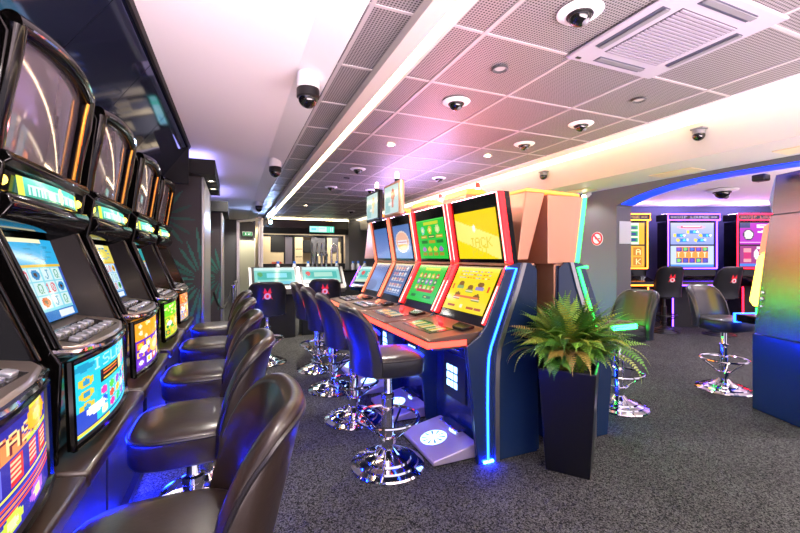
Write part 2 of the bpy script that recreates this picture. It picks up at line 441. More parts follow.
# ================================================================== LEFT ROW OF MACHINES (front faces +x)
def cv_reels(bg, band, tiles, seed):
    rng = random.Random(seed); cv = Cv(54, 60, bg)
    cv.rect(0, 0, 1, .32, band); cv.rect(.0, 0, .75, .05, 'fff6c8'); cv.rect(0, .31, 1, .345, 'e8c040')
    for k in range(9): cv.ell(.62 + .22 * math.cos(k * .7), .16 + .1 * math.sin(k * .7), .07, .015, '2a9ac8')
    for i in range(4):
        for j in range(3):
            x0, y0 = .06 + i * .225, .37 + j * .165
            cv.rect(x0, y0, x0 + .2, y0 + .145, 'd8f0f4'); c = tiles[(i * 2 + j) % len(tiles)]
            k = (i + j * 2 + seed) % 4
            if k == 0: cv.text(int(x0 * 54) - 1, int(y0 * 60) + 1, '10', 'e04868')
            elif k == 1: cv.ell(x0 + .1, y0 + .07, .075, .06, c).ell(x0 + .1, y0 + .07, .03, .025, '503010')
            elif k == 2: cv.text(int((x0 + .06) * 54), int(y0 * 60) + 1, 'J', '2a9ac0')
            else: cv.text(int((x0 + .06) * 54), int(y0 * 60) + 1, 'Q', '3aa87a')
    cv.rect(0, .88, 1, 1, '2a78c8'); cv.rect(.55, .9, .9, .98, 'e8f4ff'); cv.rect(.94, .35, 1, .88, '3858c0')
    return cv
def belly_blue():
    rng = random.Random(4); cv = Cv(48, 44, '2f2a9a')
    cv.rect(0, 0, 1, .07, '2a1a5c')
    cv.tri(.36, .34, 1.0, .30, 'f08a50').rect(0, .27, .62, .35, 'f08a50')
    cv.text(3, 7, 'FANTASY', '6a1c30', 1); cv.text(2, 6, 'FANTASY', 'ffd890', 1)
    for k in range(14): cv.ell(.84 + .10 * math.cos(k * .45), .17 + .10 * math.sin(k * .45), .03, .03, 'f6a020')
    cv.ell(.84, .17, .11, .11, 'ffb41e').ell(.84, .17, .05, .06, 'ffd860'); cv.rect(.74, .02, .92, .07, 'd8d020')
    cv.rect(.70, .29, .98, .33, 'c8d030')
    for x in (.56, .72, .86): cv.rect(x, .36, x + .1, .58, 'e23030'); [cv.rect(x + .01, .38 + q * .05, x + .09, .40 + q * .05, 'ffc8a0') for q in range(4)]
    cv.rect(.22, .36, .5, .60, '6a6af0')
    for k in range(7): cv.ell(.36 + .08 * math.cos(k * .9), .43 + .05 * math.sin(k * .9), .045, .02, '1ec83c')
    cv.rect(.345, .44, .375, .57, 'c89040')
    for k, c in ((.62, 'f0e060'), (.66, '3a4ac0'), (.69, 'f05030'), (.73, 'ff9050'), (.77, 'f05030')): cv.rect(0, k, 1, k + .022, c)
    for x, c in ((.12, 'f07838'), (.34, 'e04040'), (.56, 'c8e040'), (.8, 'b060e0')): cv.ell(x, .88, .085, .085, c).ell(x, .88, .04, .05, 'ffe8a0')
    return cv
def belly_aqua():
    rng = random.Random(9); cv = Cv(46, 44, '22c4d8')
    cv.grad(0, .2, '28c8e0', '30b8e8'); cv.text(9, 2, 'ISLAND', 'a8ecff', 1)
    cv.ell(.1, .1, .12, .05, '1890b8'); cv.rect(.28, .24, .62, .44, '2a1c18')
    for q in range(3): cv.rect(.32, .27 + q * .055, .58, .295 + q * .055, ['f0a030', 'e06030', 'f0c040'][q])
    cv.rect(.62, .22, .72, .44, 'f4d890').rect(.74, .2, .8, .4, 'c848b8').rect(.82, .18, .9, .38, 'f0a020')
    cols = ['e83ca8', 'f0c020', '2a5ce0', '40c840', 'ffe8c0', 'e05838', '8838c8']
    for i in range(6):
        for j in range(3):
            x, y = .28 + i * .125, .5 + j * .135
            cv.rect(x, y, x + .1, y + .12, 'a8e8e0'); cv.ell(x + .05, y + .06, .045, .055, cols[(i * 3 + j * 2) % 7])
    for j in range(3): cv.ell(.12, .3 + j * .17, .08, .07, 'd8c030').ell(.12, .3 + j * .17, .04, .04, '2a90c0')
    cv.rect(0, .66, .22, .9, '2848c0'); cv.rect(0, .93, 1, .97, 'f0d040').rect(.4, .93, 1, .97, '40c8f0').rect(0, .9, 1, .93, '283890')
    cv.ell(.22, .72, .12, .07, 'ffffff')
    return cv
def belly_two(top, bot, cols, seed, word=''):
    rng = random.Random(seed); cv = Cv(40, 42, bot)
    cv.rect(0, 0, 1, .38, top); cv.speck(.05, .05, .95, .33, ['ffe080', 'fff4c0', 'f0a030'], 16, rng, .05)
    if word: cv.text(3, 4, word, 'a04010')
    for j in range(3):
        for i in range(5):
            cv.rect(.05 + i * .19, .44 + j * .17, .2 + i * .19, .58 + j * .17, cols[(i + j) % len(cols)])
            cv.ell(.125 + i * .19, .51 + j * .17, .045, .05, cols[(i * 2 + j + 1) % len(cols)])
    cv.ell(.55, .62, .2, .17, 'ffc050').ell(.55, .62, .1, .09, 'fff0b0').ell(.2, .6, .1, .07, 'fff8e8')
    return cv
def cv_banner(seed):
    cv = Cv(48, 9, '3ec8a0'); rng = random.Random(seed)
    cv.grad(0, 1, '5ce0c8', '2a9c80'); cv.rect(.1, .35, .92, .9, 'c8f4e8')
    for k in range(16): cv.rect(.13 + k * .048, .4, .155 + k * .048, .85, rng.choice(['4ab8a8', '88d8c8', 'e0fff8']))
    cv.rect(0, 0, .06, 1, 'd8f040').rect(.94, 0, 1, 1, 'e0e850'); cv.ell(.56, .5, .04, .5, 'fff0c0')
    return cv
def left_machine(yc, label, cvs, cvb, seed):
    t = thing('slot_machine', label, 'slot machine', (-.9, yc, 0), 0, 'slot machines along the left wall')
    X = lambda x: x + .9
    pf = lambda L: [(X(a), z) for a, z in L]
    # stand with shelf
    MB().box(X(-1.22), X(-.56), -.40, .40, 0, .74).build('stand', 'black', t, bevel=.006)
    MB().box(X(-.56), X(-.553), -.38, .38, .05, .09).build('kick_light', 'led_kick', t, smooth=0)
    MB().box(X(-.57), X(-.525), -.395, .395, .10, .135).build('toe_lip', 'black', t, smooth=0)  # lip added to hide the kick strip's glow from above
    sh = MB().hexa([(X(-.62), -.40, .765), (X(-.405), -.40, .745), (X(-.405), .40, .745), (X(-.62), .40, .765), (X(-.62), -.40, .825), (X(-.405), -.40, .80), (X(-.405), .40, .80), (X(-.62), .40, .825)]).build('shelf', 'wood', t, bevel=.012)
    MB().box(X(-.440), X(-.426), -.38, .38, .738, .7455).build('shelf_light', 'led_underblue', sh, smooth=0)
    # main body
    MB().prism(pf([(-1.2, .765), (-.52, .825), (-.505, 1.12), (-.65, 1.17), (-.77, 1.56), (-.745, 1.74), (-.72, 1.76), (-.72, 2.16), (-.78, 2.215), (-1.2, 2.215)]), -.335, .335).build('cabinet', 'gloss', t, bevel=.01)
    for sg in (-1, 1):
        y0, y1 = sorted((sg * .335, sg * .352))
        MB().prism(pf([(-1.2, .765), (-.50, .81), (-.49, 1.12), (-.515, 1.165), (-.655, 1.55), (-.64, 1.62), (-.625, 1.73), (-.655, 1.76), (-.615, 2.12), (-.65, 2.195), (-.78, 2.22), (-1.2, 2.22)]), y0, y1).build('side_panel', 'gloss', t, bevel=.004)
    # belly glass with frame
    bp = quadP((X(-.478), -.305, 1.105), (X(-.478), .305, 1.105), (X(-.468), .305, .855), (X(-.468), -.305, .855), .035, Vector((1, 0, 0)))
    screen('belly_glass', cvb, bp, t, 'screen_hot')
    fr = MB()
    path = lambda z, x: [(X(x) + .035 * 4 * (k / 10) * (1 - k / 10) , -.32 + .64 * k / 10, z) for k in range(11)]
    fr.tube(path(.845, -.468), .014, 8).tube(path(1.112, -.478), .010, 8).tube([(X(-.472), -.318, .84), (X(-.482), -.318, 1.12)], .014, 8).tube([(X(-.472), .318, .84), (X(-.482), .318, 1.12)], .014, 8)
    fr.build('belly_frame', 'gloss', t)
    # button deck
    o = [(-.64, -.30), (-.53, -.345), (-.475, -.29), (-.447, -.15), (-.44, 0), (-.447, .15), (-.475, .29), (-.53, .345), (-.64, .30)]
    o = [(X(a), b_) for a, b_ in o]
    zt = lambda x, y: 1.152 + max(0, (X(-.44) - x)) * .26
    dk = MB().slab(o, lambda x, y: zt(x, y) - .035, zt).build('button_deck', 'decksilver', t, bevel=.008)
    MB().tube([(a + .004, b_, zt(a, b_) - .018) for a, b_ in o[1:-1]], .012, 8).build('deck_edge', 'chrome', dk)
    MB().hexa([(X(-.585), -.235, zt(X(-.585), 0) - .004), (X(-.475), -.235, zt(X(-.475), 0) - .004), (X(-.475), .215, zt(X(-.475), 0) - .004), (X(-.585), .215, zt(X(-.585), 0) - .004), (X(-.585), -.235, zt(X(-.585), 0) + .002), (X(-.475), -.235, zt(X(-.475), 0) + .002), (X(-.475), .215, zt(X(-.475), 0) + .002), (X(-.585), .215, zt(X(-.585), 0) + .002)]).build('button_bed', 'deckdark', dk, smooth=0)
    first = None
    for r_, n_ in ((0, 6), (1, 7)):
        for k in range(n_):
            x = X(-.555 + .055 * r_); yy = -.2 + k * .062 + (.0 if r_ else .015)
            if first is None:
                first = MB().box(-.0155, .0155, -.0195, .0195, -.004, .012).build('button', 'button', t, bevel=.004); b_ = first
            else:
                b_ = first.copy(); C.objects.link(b_); b_.parent = t
            b_.location = (x, yy, zt(x, 0) + .001); b_.rotation_euler = (0, R(14), 0)
    # lower screen, bezel and slanted side wings
    tl, tr, br, bl = (X(-.712), -.195, 1.518), (X(-.712), .22, 1.518), (X(-.615), .22, 1.215), (X(-.615), -.195, 1.215)
    screen('play_screen', cvs, quadP(tl, tr, br, bl, .004, Vector((.95, 0, .3))), t)
    for sg in (-1, 1):
        p = lambda x, y, z: (X(x), sg * y, z)
        MB().hexa([p(-.66, .236, 1.18), p(-.50, .318, 1.165), p(-.50, .345, 1.165), p(-.70, .345, 1.18),
                   p(-.74, .236, 1.56), p(-.655, .318, 1.56), p(-.655, .345, 1.56), p(-.76, .345, 1.56)]).build('side_wing', 'wing', t, bevel=.006)
        MB().tube([p(-.496, .333, 1.165), p(-.652, .333, 1.555)], .005, 8).build('wing_edge', 'gloss', t)
    # brow, lit banner, ledge
    MB().prism(pf([(-.76, 1.545), (-.67, 1.545), (-.625, 1.575), (-.605, 1.61), (-.615, 1.642), (-.65, 1.655), (-.76, 1.655)]), -.34, .34).build('brow', 'gloss', t, bevel=.008, smooth=60)
    screen('banner', cv_banner(seed), quadP((X(-.640), -.245, 1.712), (X(-.640), .265, 1.712), (X(-.632), .265, 1.650), (X(-.632), -.245, 1.650), .02, Vector((1, 0, 0))), t, 'screen_hot')
    MB().prism(pf([(-.74, 1.65), (-.645, 1.65), (-.645, 1.73), (-.74, 1.73)]), -.34, .34).build('banner_housing', 'gloss', t, bevel=.006)
    for sg in (-1, 1):
        MB().ball((X(-.65), sg * .312, 1.685), .018, 14, 8).build('banner_lamp', 'led_yellow', t)
    MB().prism(pf([(-.74, 1.725), (-.63, 1.725), (-.605, 1.745), (-.62, 1.77), (-.74, 1.785)]), -.345, .345).build('ledge', 'gloss', t, bevel=.006)
    # upper box: posts, arched head, switched off glass
    for sg in (-1, 1):
        MB().tube([(X(-.665), sg * .32, 1.77), (X(-.655), sg * .322, 1.86), (X(-.625), sg * .322, 2.02), (X(-.61), sg * .318, 2.15)], [.026, .026, .027, .028], 14).build('glass_post', 'gloss', t)
        MB().tube([(X(-.655), sg * .290, 1.79), (X(-.615), sg * .290, 2.06), (X(-.602), sg * .290, 2.13)], .008, 8).build('post_trim', 'chrome_warm' if sg > 0 else 'chrome', t)  # both trims are chrome; the warm one has reflected orange as its colour
    hd = [(X(-.62) + .035 * (1 - (k / 8 - 1) ** 2), -.33 + .66 * k / 16, 2.158 + .02 * (1 - (k / 8 - 1) ** 2)) for k in range(17)]
    MB().tube(hd, .034, 14).build('glass_head', 'gloss', t)
    MB().tube([(a + .029, b_, c_ - .004) for a, b_, c_ in hd[1:-1]], .006, 6).build('head_trim', 'chrome', t)
    MB().grid(quadP((X(-.63), -.305, 2.15), (X(-.63), .305, 2.15), (X(-.685), .305, 1.775), (X(-.685), -.305, 1.775), .03, Vector((1, 0, -.1))), 17, 9).build('upper_glass', 'darkglass', t, fixn=False)
    return t
TI = ['e04878', 'e8b020', '2a8ac8', '30a860', 'd86020']
left_machine(1.06, 'black slot machine cut off by the picture edge, violet belly glass with orange sun', cv_reels('60b8d8', '3a58c8', TI, 1), belly_blue(), 1)
left_machine(1.875, 'black upright slot machine with sky blue reel screen and aqua belly glass', cv_reels('8adcec', '30b4ec', TI, 0), belly_aqua(), 2)
left_machine(2.70, 'black upright slot machine with orange and purple belly glass', cv_reels('98c8f0', 'e8d860', TI, 2), belly_two('ff9c1c', '5a2ab0', ['f07828', 'ffd040', '8038d0', 'f0f0ff'], 3), 3)
left_machine(3.62, 'black upright slot machine with green and yellow belly glass', cv_reels('60c8b8', '28a8a8', TI, 1), belly_two('70d020', 'b8c828', ['40b030', 'ffe040', '208840', 'f0a020'], 5), 4)
left_machine(4.50, 'black upright slot machine with white and orange belly glass, last before the palm leaf partition', cv_reels('9090a0', '607080', TI, 3), belly_two('e07838', 'c8a890', ['e06830', 'ffe8d0', '8890d8', 'f0b040'], 8), 5)
# ================================================================== BAR STOOLS (front faces +x)
def sup(t, a, b, n=3.6):
    c, s_ = math.cos(t), math.sin(t)
    return (a * math.copysign(abs(c) ** (2 / n), c), b * math.copysign(abs(s_) ** (2 / n), s_))
def make_stool(label, group, seat_z, lea, loc, rz, emblem=False, base='chrome', tall=0.):
    t = thing('bar_stool', label, 'bar stool', loc, rz, group)
    MB().lathe([(.001, 0), (.255, 0), (.262, .008), (.255, .018), (.215, .03), (.21, .042), (.165, .052), (.16, .066), (.11, .078), (.075, .092), (.05, .12), (.03, .13), (.001, .13)], 48).build('base_plate', base, t)
    MB().lathe([(.042, .1), (.042, .47), (.046, .475), (.046, .50), (.03, .505), (.027, .51), (.027, seat_z - .12)], 24).build('column', base, t)
    MB().lathe([(.001, seat_z - .145), (.13, seat_z - .145), (.13, seat_z - .12), (.001, seat_z - .12)], 24).build('seat_plate', 'black', t)
    fr = MB().ring((0, 0, .335), .215, .0125).build('footrest', base, t)
    for k in range(4):
        a = PI / 4 + k * PI / 2
        MB().tube([(.212 * math.cos(a), .212 * math.sin(a), .33), (.10 * math.cos(a), .10 * math.sin(a), .235), (.04 * math.cos(a), .04 * math.sin(a), .175)], .008, 8).build('spoke', base, fr)
    MB().lathe([(.043, .155), (.058, .16), (.058, .2), (.043, .205)], 24).build('footrest_collar', base, t)
    # seat cushion
    N = 48; lay = [(-.125, .86), (-.12, .95), (-.105, .985), (-.03, 1.), (-.012, .985), (.0, .955), (.008, .90), (.018, .70), (.023, .4), (.024, .05)]
    sx, sy, cx = .21, .222, .02
    MB().grid(lambda u, v: (lambda L, p: (cx + p[0] * L[1], p[1] * L[1], seat_z + L[0]))(lay[round(v * (len(lay) - 1))], sup(2 * PI * u, sx, sy)), N, len(lay), wrapu=True).add(
        [(cx + sup(2 * PI * k / N, sx, sy)[0] * .86, sup(2 * PI * k / N, sx, sy)[1] * .86, seat_z - .125) for k in range(N)], [tuple(range(N))]).add([(cx + sup(2 * PI * k / N, sx, sy)[0] * .05, sup(2 * PI * k / N, sx, sy)[1] * .05, seat_z + .024) for k in range(N)], [tuple(range(N))]).build('seat', lea, t, smooth=50)
    s_ = [o for o in t.children if o.name.startswith('seat') and not o.name.startswith('seat_plate')][0]
    MB().tube([(cx + sup(2 * PI * k / N, sx, sy)[0] * .985, sup(2 * PI * k / N, sx, sy)[1] * .985, seat_z - .012) for k in range(N)], .0065, 6, True).build('piping', 'piping', s_)
    # curved backrest
    A = R(66); zt = seat_z + .345 + tall; zb = seat_z - .10
    def rim(th):
        q = abs(th) / A
        return seat_z + .03 + (zt - seat_z - .03) * (1 - q ** 4.2) ** .5
    def rad(th, z, d):        # d: offset outwards
        px, py = sup(th, .225, .228, 2.7)
        k = max(0, (z - seat_z) / .345)
        lean = .085 * k * max(0, math.cos(th)) ** .5 if math.cos(th) > 0 else 0
        l = math.hypot(px, py)
        return (cx - (px + px / l * d) - lean, -(py + py / l * d))
    th_n = .052
    def P(u, v):
        th = -A + 2 * A * u; zr = rim(th)
        M = 20; i = round(v * (M - 1)); taper = min(1, .6 + 1.6 * (1 - abs(th) / A))
        w_ = th_n * taper
        if i <= 7:   z, d = zb + (zr - .025 - zb) * i / 7, w_
        elif i <= 11:
            a = (i - 7) / 5 * PI; z, d = zr - .025 + .027 * math.sin(a), w_ / 2 + w_ / 2 * math.cos(a)
        elif i == 12: z, d = zr - .025, 0.
        else: z, d = zr - .025 + (zb - zr + .025) * (i - 12) / 7, 0.004
        x, y = rad(th, z, d); return (x, y, z)
    nu, nv = 41, 20
    b = MB().grid(P, nu, nv, wrapv=False)
    for j in range(nu - 1): b.f.append((j * nv, j * nv + nv - 1, (j + 1) * nv + nv - 1, (j + 1) * nv))
    b.f.append(tuple(range(nv))); b.f.append(tuple(range((nu - 1) * nv, nu * nv))[::-1])
    bk = b.build('backrest', lea, t, smooth=60)
    pts = []
    for k in range(41):
        th = -A + 2 * A * k / 40; zr = rim(th); tp = min(1, .6 + 1.6 * (1 - abs(th) / A)); z = zr - .03
        x, y = rad(th, z, th_n * tp + .001); pts.append((x, y, z))
    MB().tube(pts, .0065, 6).build('piping', 'piping', bk)
    if emblem:
        ez = seat_z + .185 + tall * .5
        def Q(yy, zz, d=.0565):
            th = math.asin(max(-1, min(1, yy / .28))); x, y = rad(th, ez + zz, d + .001); return (x, -y if False else yy, ez + zz)
        out = [(-.07, -.075), (.07, -.075), (.082, -.02), (.092, .065), (.05, .015), (.035, .085), (.0, .02), (-.035, .085), (-.05, .015), (-.092, .065), (-.082, -.02)]
        e_ = MB().add([Q(a, c) for a, c in out] + [Q(0, -.02)], [(i, (i + 1) % 11, 11) for i in range(11)]).build('emblem', 'red', bk, smooth=0)
        MB().add([Q(.042 * math.cos(k * PI / 12), -.03 + .042 * math.sin(k * PI / 12), .060) for k in range(24)], [tuple(range(24))]).build('emblem_disc', 'emblemwhite', bk, smooth=0)
        MB().add([Q(.018 * math.cos(k * PI / 8), -.03 + .022 * math.sin(k * PI / 8), .0625) for k in range(16)], [tuple(range(16))]).build('emblem_mark', 'red', bk, smooth=0)
    return t
GL, GR = 'brown leather bar stools facing the left machines', 'bar stools facing the centre machines'
s0 = make_stool('brown leather bar stool nearest the camera, its backrest filling the lower left foreground', GL, .755, 'leather', (-.165, 1.12, 0), PI)
for y, lab in ((1.955, 'brown leather bar stool facing the aqua belly glass machine'), (2.75, 'brown leather bar stool facing the orange and purple belly glass machine'),
               (3.62, 'brown leather bar stool facing the green and yellow belly glass machine'), (4.47, 'brown leather bar stool facing the last machine before the palm leaf partition')):
    dup(s0, (-.165, y, 0), PI, lab)
r0 = make_stool('black bar stool with chrome base in front of the yellow screened machine', GR, .785, 'leather_dark', (.99, 2.60, 0), R(-4), emblem=True)
for y, a, lab in ((3.46, -8, 'black bar stool with chrome base in front of the green screened machine'), (4.31, -14, 'black bar stool in front of the machine with the round orange logo'), (5.16, -20, 'black bar stool in front of the plain blue screened machine')):
    dup(r0, (.99, y, 0), R(a), lab)
dup(r0, (.42, 5.75, 0), R(86), 'black bar stool with red emblem in front of the table terminal by the steel post', 'bar stools at the table terminals')
dup(r0, (1.30, 6.2, 0), R(80), 'black bar stool with red emblem before the second table terminal from the post', 'bar stools at the table terminals')
dup(r0, (3.44, 2.74, 0), R(172), 'black bar stool lit green, just behind the fern', 'bar stools around the arch')
dup(r0, (4.96, 2.66, 0), R(-98), 'black bar stool with swivelled seat beside the brushed metal machine under the arch', 'bar stools around the arch')
GV = 'tall backed stools in the lounge'
v0 = make_stool('tall backed black stool with red emblem under the orange framed lounge machine', GV, .80, 'leather_dark', tuple(at(664, 7.72)), R(58), True, 'black', .14)
dup(v0, tuple(at(719, 7.45)), R(70), 'tall backed black stool with red emblem under the violet framed lounge machine', GV)
# ================================================================== CENTRE MACHINES (front faces local +x)
def cv_yellow_top():
    cv = Cv(44, 36, 'ffe81e'); cv.a[:] = cv.col('ffe000')
    m_ = (cv.X * .9 + .12 > cv.Y * 1.0) ; cv.a[m_] = cv.col('ffd800')
    m_ = np.abs(cv.Y - .35 - cv.X * .45) < .22; cv.a[m_] = cv.col('fff27a')
    cv.ell(.46, .36, .04, .075, 'fffff0'); cv.text(14, 20, 'JACK', 'ecd030').text(16, 27, 'POT', 'f0d838')
    return cv
def cv_yellow_low():
    rng = random.Random(3); cv = Cv(48, 40, 'ffe000')
    for j in range(3):
        for i in range(11): cv.ell(.14 + i * .07, .09 + j * .075, .022, .02, rng.choice(['e89020', 'c0c0d0', 'f4f0e0', 'd07828', '9898c8']))
    for x, y, c in ((.25, .42, '8aa870'), (.72, .42, '9888c8'), (.5, .50, 'a0b840'), (.25, .68, 'b05838'), (.72, .68, '88902c')):
        cv.ell(x, y - .04, .07, .055, '8a5a20'); cv.rect(x - .085, y, x + .085, y + .07, c); cv.rect(x - .085, y + .02, x + .085, y + .04, 'f0e0c0')
    cv.rect(.2, .64, .78, .70, 'e87838'); cv.rect(.05, .4, .08, .52, 'e85020').rect(.9, .4, .93, .52, 'e85020')
    cv.rect(.1, .87, .3, .92, 'b85018').rect(.58, .87, .74, .92, 'b85018').rect(.78, .87, .92, .92, 'b85018'); cv.ell(.45, .89, .035, .045, 'fff8d0')
    return cv
def cv_green(low):
    cv = Cv(40, 38, '22c83c'); cv.rect(0, 0, 1, .03, '58e858')
    cv.rect(.28, .05, .8, .12, 'c8d828')
    if not low:
        for x, c in ((.22, '80d0c0'), (.48, 'd8c828'), (.75, 'c8e090')): cv.ell(x, .26, .07, .11, c).ell(x, .26, .035, .06, 'f0f0a0')
        for j in range(2):
            for i in range(3): cv.rect(.12 + i * .28, .40 + j * .12, .34 + i * .28, .48 + j * .12, ['b8a020', '1a7828'][(i + j) % 2]); cv.rect(.15 + i * .28, .42 + j * .12, .31 + i * .28, .44 + j * .12, 'f4e080')
        for i in range(4): cv.ell(.2 + i * .2, .76, .07, .07, ['b070c0', 'd8d040', 'd8d040', '9868c0'][i]).rect(.13 + i * .2, .84, .27 + i * .2, .92, 'a89028')
    else:
        for j in range(3):
            for i in range(5):
                c = ['d8c020', '8858c8', 'd83838', '9848c0', 'd8d870', '486850'][(i * 2 + j * 3) % 6]
                cv.ell(.2 + i * .15, .28 + j * .17, .06, .07, c); cv.ell(.2 + i * .15, .28 + j * .17, .025, .03, 'f4f0c0')
        cv.rect(.12, .82, .3, .9, '187828').rect(.58, .82, .86, .9, '187828').rect(.62, .84, .7, .88, 'e8e040'); cv.rect(.25, .67, .82, .73, 'c83030')
    return cv
def cv_blue(kind):
    rng = random.Random(kind); cv = Cv(32, 40, '4a70b8'); cv.grad(0, 1, '5878b8', '88a4dc')
    if kind == 1: cv.ell(.5, .5, .40, .32, 'f0d8c8').ell(.5, .5, .36, .28, 'f0b8a0').rect(.2, .5, .82, .53, 'c05858').ell(.5, .64, .26, .12, 'f4c060'); cv.rect(.22, .45, .78, .57, 'f0e8f0').rect(.26, .49, .74, .53, 'd07888')
    if kind == 2:
        cv.grad(0, 1, '486098', '5878b0')
        for j in range(5):
            for i in range(5): cv.ell(.18 + i * .16, .12 + j * .18, .06, .045, rng.choice(['f0b8a0', 'e8e8f0', 'd08890', 'f0d0b0'])); cv.rect(.12 + i * .16, .17 + j * .18, .24 + i * .16, .20 + j * .18, 'd8d8e8')
    if kind == 3: cv.grad(0, 1, '4058a0', '90a8d8'); cv.ell(.3, .8, .4, .2, '7080b0')
    if kind == 0: cv.grad(0, 1, '4a70b0', '8498d8')
    return cv
def cv_topper(k):
    cv = Cv(24, 34, 'c8e0dc'); cv.rect(.08, .3, .4, .95, '9cc8c8'); cv.ell(.62, .35, .12, .22, 'd06848' if k else 'e0c890'); cv.rect(.3, .6, .7, .7, 'f0f0e8'); cv.rect(.55, .3, .65, .8, 'd88870' if k else 'f0d8a0'); return cv
def centre_machine(y, w, label, group, rz, x0, top, low, rim, rimcore, panels, led, topper=None, deckc=('3a8a40', 'e0c040'), candle=False, foot=True, face='gloss', copper=False, ub=(.25, .33), tall=0.):
    t = thing('slot_machine', label, 'slot machine', (x0, y, 0), rz, group)
    h = w / 2
    # base, footplate, keypad, step bar
    MB().box(.06, .53, -h + .012, h - .012, .02, .84).build('base_cabinet', 'navy', t, bevel=.006)
    if foot:
        oy = .05
        fp = MB().hexa([(.57, -.27 + oy, .01), (.93, -.27 + oy, .01), (.93, .29 + oy, .01), (.57, .29 + oy, .01), (.57, -.27 + oy, .115), (.93, -.27 + oy, .045), (.93, .29 + oy, .045), (.57, .29 + oy, .115)]).build('foot_plate', 'plate', t, bevel=.01)
        zf = lambda x: .115 - (x - .57) * .07 / .36 + .0015
        em_ = MB().add([(.785 + .100 * math.cos(k * PI / 16), oy + .01 + .100 * math.sin(k * PI / 16), zf(.785 + .100 * math.cos(k * PI / 16)) + .001) for k in range(32)], [tuple(range(32))]).build('emblem', 'key_light', fp, smooth=0)
        sp = MB()
        for k in range(10):
            a = k * PI / 5; p = lambda r_, a_: (.785 + r_ * math.cos(a_), oy + .01 + r_ * math.sin(a_), zf(.785 + r_ * math.cos(a_)) + .003)
            sp.add([p(.03, a - .1), p(.090, a - .12), p(.090, a + .10), p(.03, a + .06)], [(0, 1, 2, 3)])
        sp.build('emblem_rays', 'grey_metal', em_, smooth=0)
        MB().box(.57, .66, -.14 + oy, .14 + oy, .10, .15).build('step_bar', 'chrome', t, bevel=.008)
        kp = MB().box(.53, .542, -.22, .12, .30, .66).build('door_panel', 'black', t, bevel=.003)
        for i in range(3):
            for j in range(3):
                MB().box(.542, .5432, -.165 + i * .060, -.119 + i * .060, .385 + j * .064, .435 + j * .064).build('lit_key', 'key_light', kp, smooth=0)
        MB().box(.542, .56, -.06, .06, .70, .715).build('handle', 'chrome', t, bevel=.003)
    # lower and upper cabinets
    MB().prism([(.08, .84), (.55, .84), (.55, .93), (.525, .965), (.318, 1.392), (.08, 1.392)], -h + .008, h - .008).build('lower_cabinet', face, t, bevel=.004)
    MB().prism([(ub[0], 1.40), (.32, 1.40), (.405, 1.935), (ub[1], 1.935 + tall)], -h + .008, h - .008).build('upper_cabinet', face, t, bevel=.006)
    if foot:
        MB().box(.335, .395, -h + .05, h - .05, 1.936, 1.940).build('added_uplight', 'added_glow_violet' if copper else 'added_glow', t, smooth=0)  # uplight strip added to throw tinted light on the ceiling
        MB().box(.915, .93, -h + .08, h - .08, .811, .8205).build('under_light', 'led_deckblue', t, smooth=0)
    MB().box(.10, .34, -h + .01, h - .01, 1.388, 1.404).build('seam_trim', 'copper', t, smooth=0)
    # screens  (left to right as seen by a player: +y is on the player's left)
    m_ = .095 if w > .75 else .10
    L_ = lambda v: (.53 - .21 * v, .965 + .427 * v)      # along lower face
    U_ = lambda v: (.322 + .085 * v, 1.40 + .535 * v)
    def face_quad(fn, v0, v1, mm, off):
        (xa, za), (xb, zb) = fn(v0), fn(v1)
        return quadP((xb + off, -h + mm, zb), (xb + off, h - mm, zb), (xa + off, h - mm, za), (xa + off, -h + mm, za), 0)
    sm_ = 'screen' if foot else 'screen_vivid'
    screen('lower_screen', low, face_quad(L_, .12, .93, m_, .004), t, sm_)
    screen('upper_screen', top, face_quad(U_, .07, .80, m_, .004), t, sm_)
    # glowing uprights
    for sg in (-1, 1):
        for fn in (L_, U_):
            (xa, za), (xb, zb) = fn(.0), fn(1.)
            wd = .05 if w > .75 else .020
            ya, yb = sg * (h - .004), sg * (h - wd)
            y0, y1 = min(ya, yb), max(ya, yb)
            MB().hexa([(xa - .03, y0, za), (xa + .022, y0, za), (xa + .022, y1, za), (xa - .03, y1, za), (xb - .03, y0, zb), (xb + .022, y0, zb), (xb + .022, y1, zb), (xb - .03, y1, zb)]).build('light_tube', rim, t, bevel=.012, seg=3)
            if rim == 'led_red':
                k0, k1 = y0 + wd * .22, y1 - wd * .40
                MB().hexa([(xa + .02, k0, za + .01), (xa + .0235, k0, za + .01), (xa + .0235, k1, za + .01), (xa + .02, k1, za + .01), (xb + .02, k0, zb - .01), (xb + .0235, k0, zb - .01), (xb + .0235, k1, zb - .01), (xb + .02, k1, zb - .01)]).build('light_core', 'led_core', t, smooth=0)
    # deck
    dh = h - .008
    dk = MB().prism([(.50, .955), (.60, .925), (.985, .895), (.995, .885), (.985, .835), (.93, .82), (.50, .82)], -dh + .004, dh - .004).build('deck', 'deckbrown', t, bevel=.006)
    MB().box(.987, 1.0, -dh, dh, .835, .876).build('deck_light', rimcore, dk, smooth=0)
    for sg in (-1, 1):
        y0, y1 = sorted((sg * dh, sg * (dh + .006)))
        MB().box(.70, 1.0, y0, y1, .838, .876).build('deck_light', rimcore, dk, smooth=0)
    zd = lambda x: .925 - (x - .60) * .03 / .385
    def plate(name, pts, m2, dz):
        return MB().slab(pts, lambda x, y_: zd(x) - .004, lambda x, y_: zd(x) + dz).build(name, m2, dk, bevel=.002)
    plate('deck_inset', [(.70, -h * .72), (.90, -h * .72), (.90, h * .55), (.70, h * .55)], 'deckdark', .004)
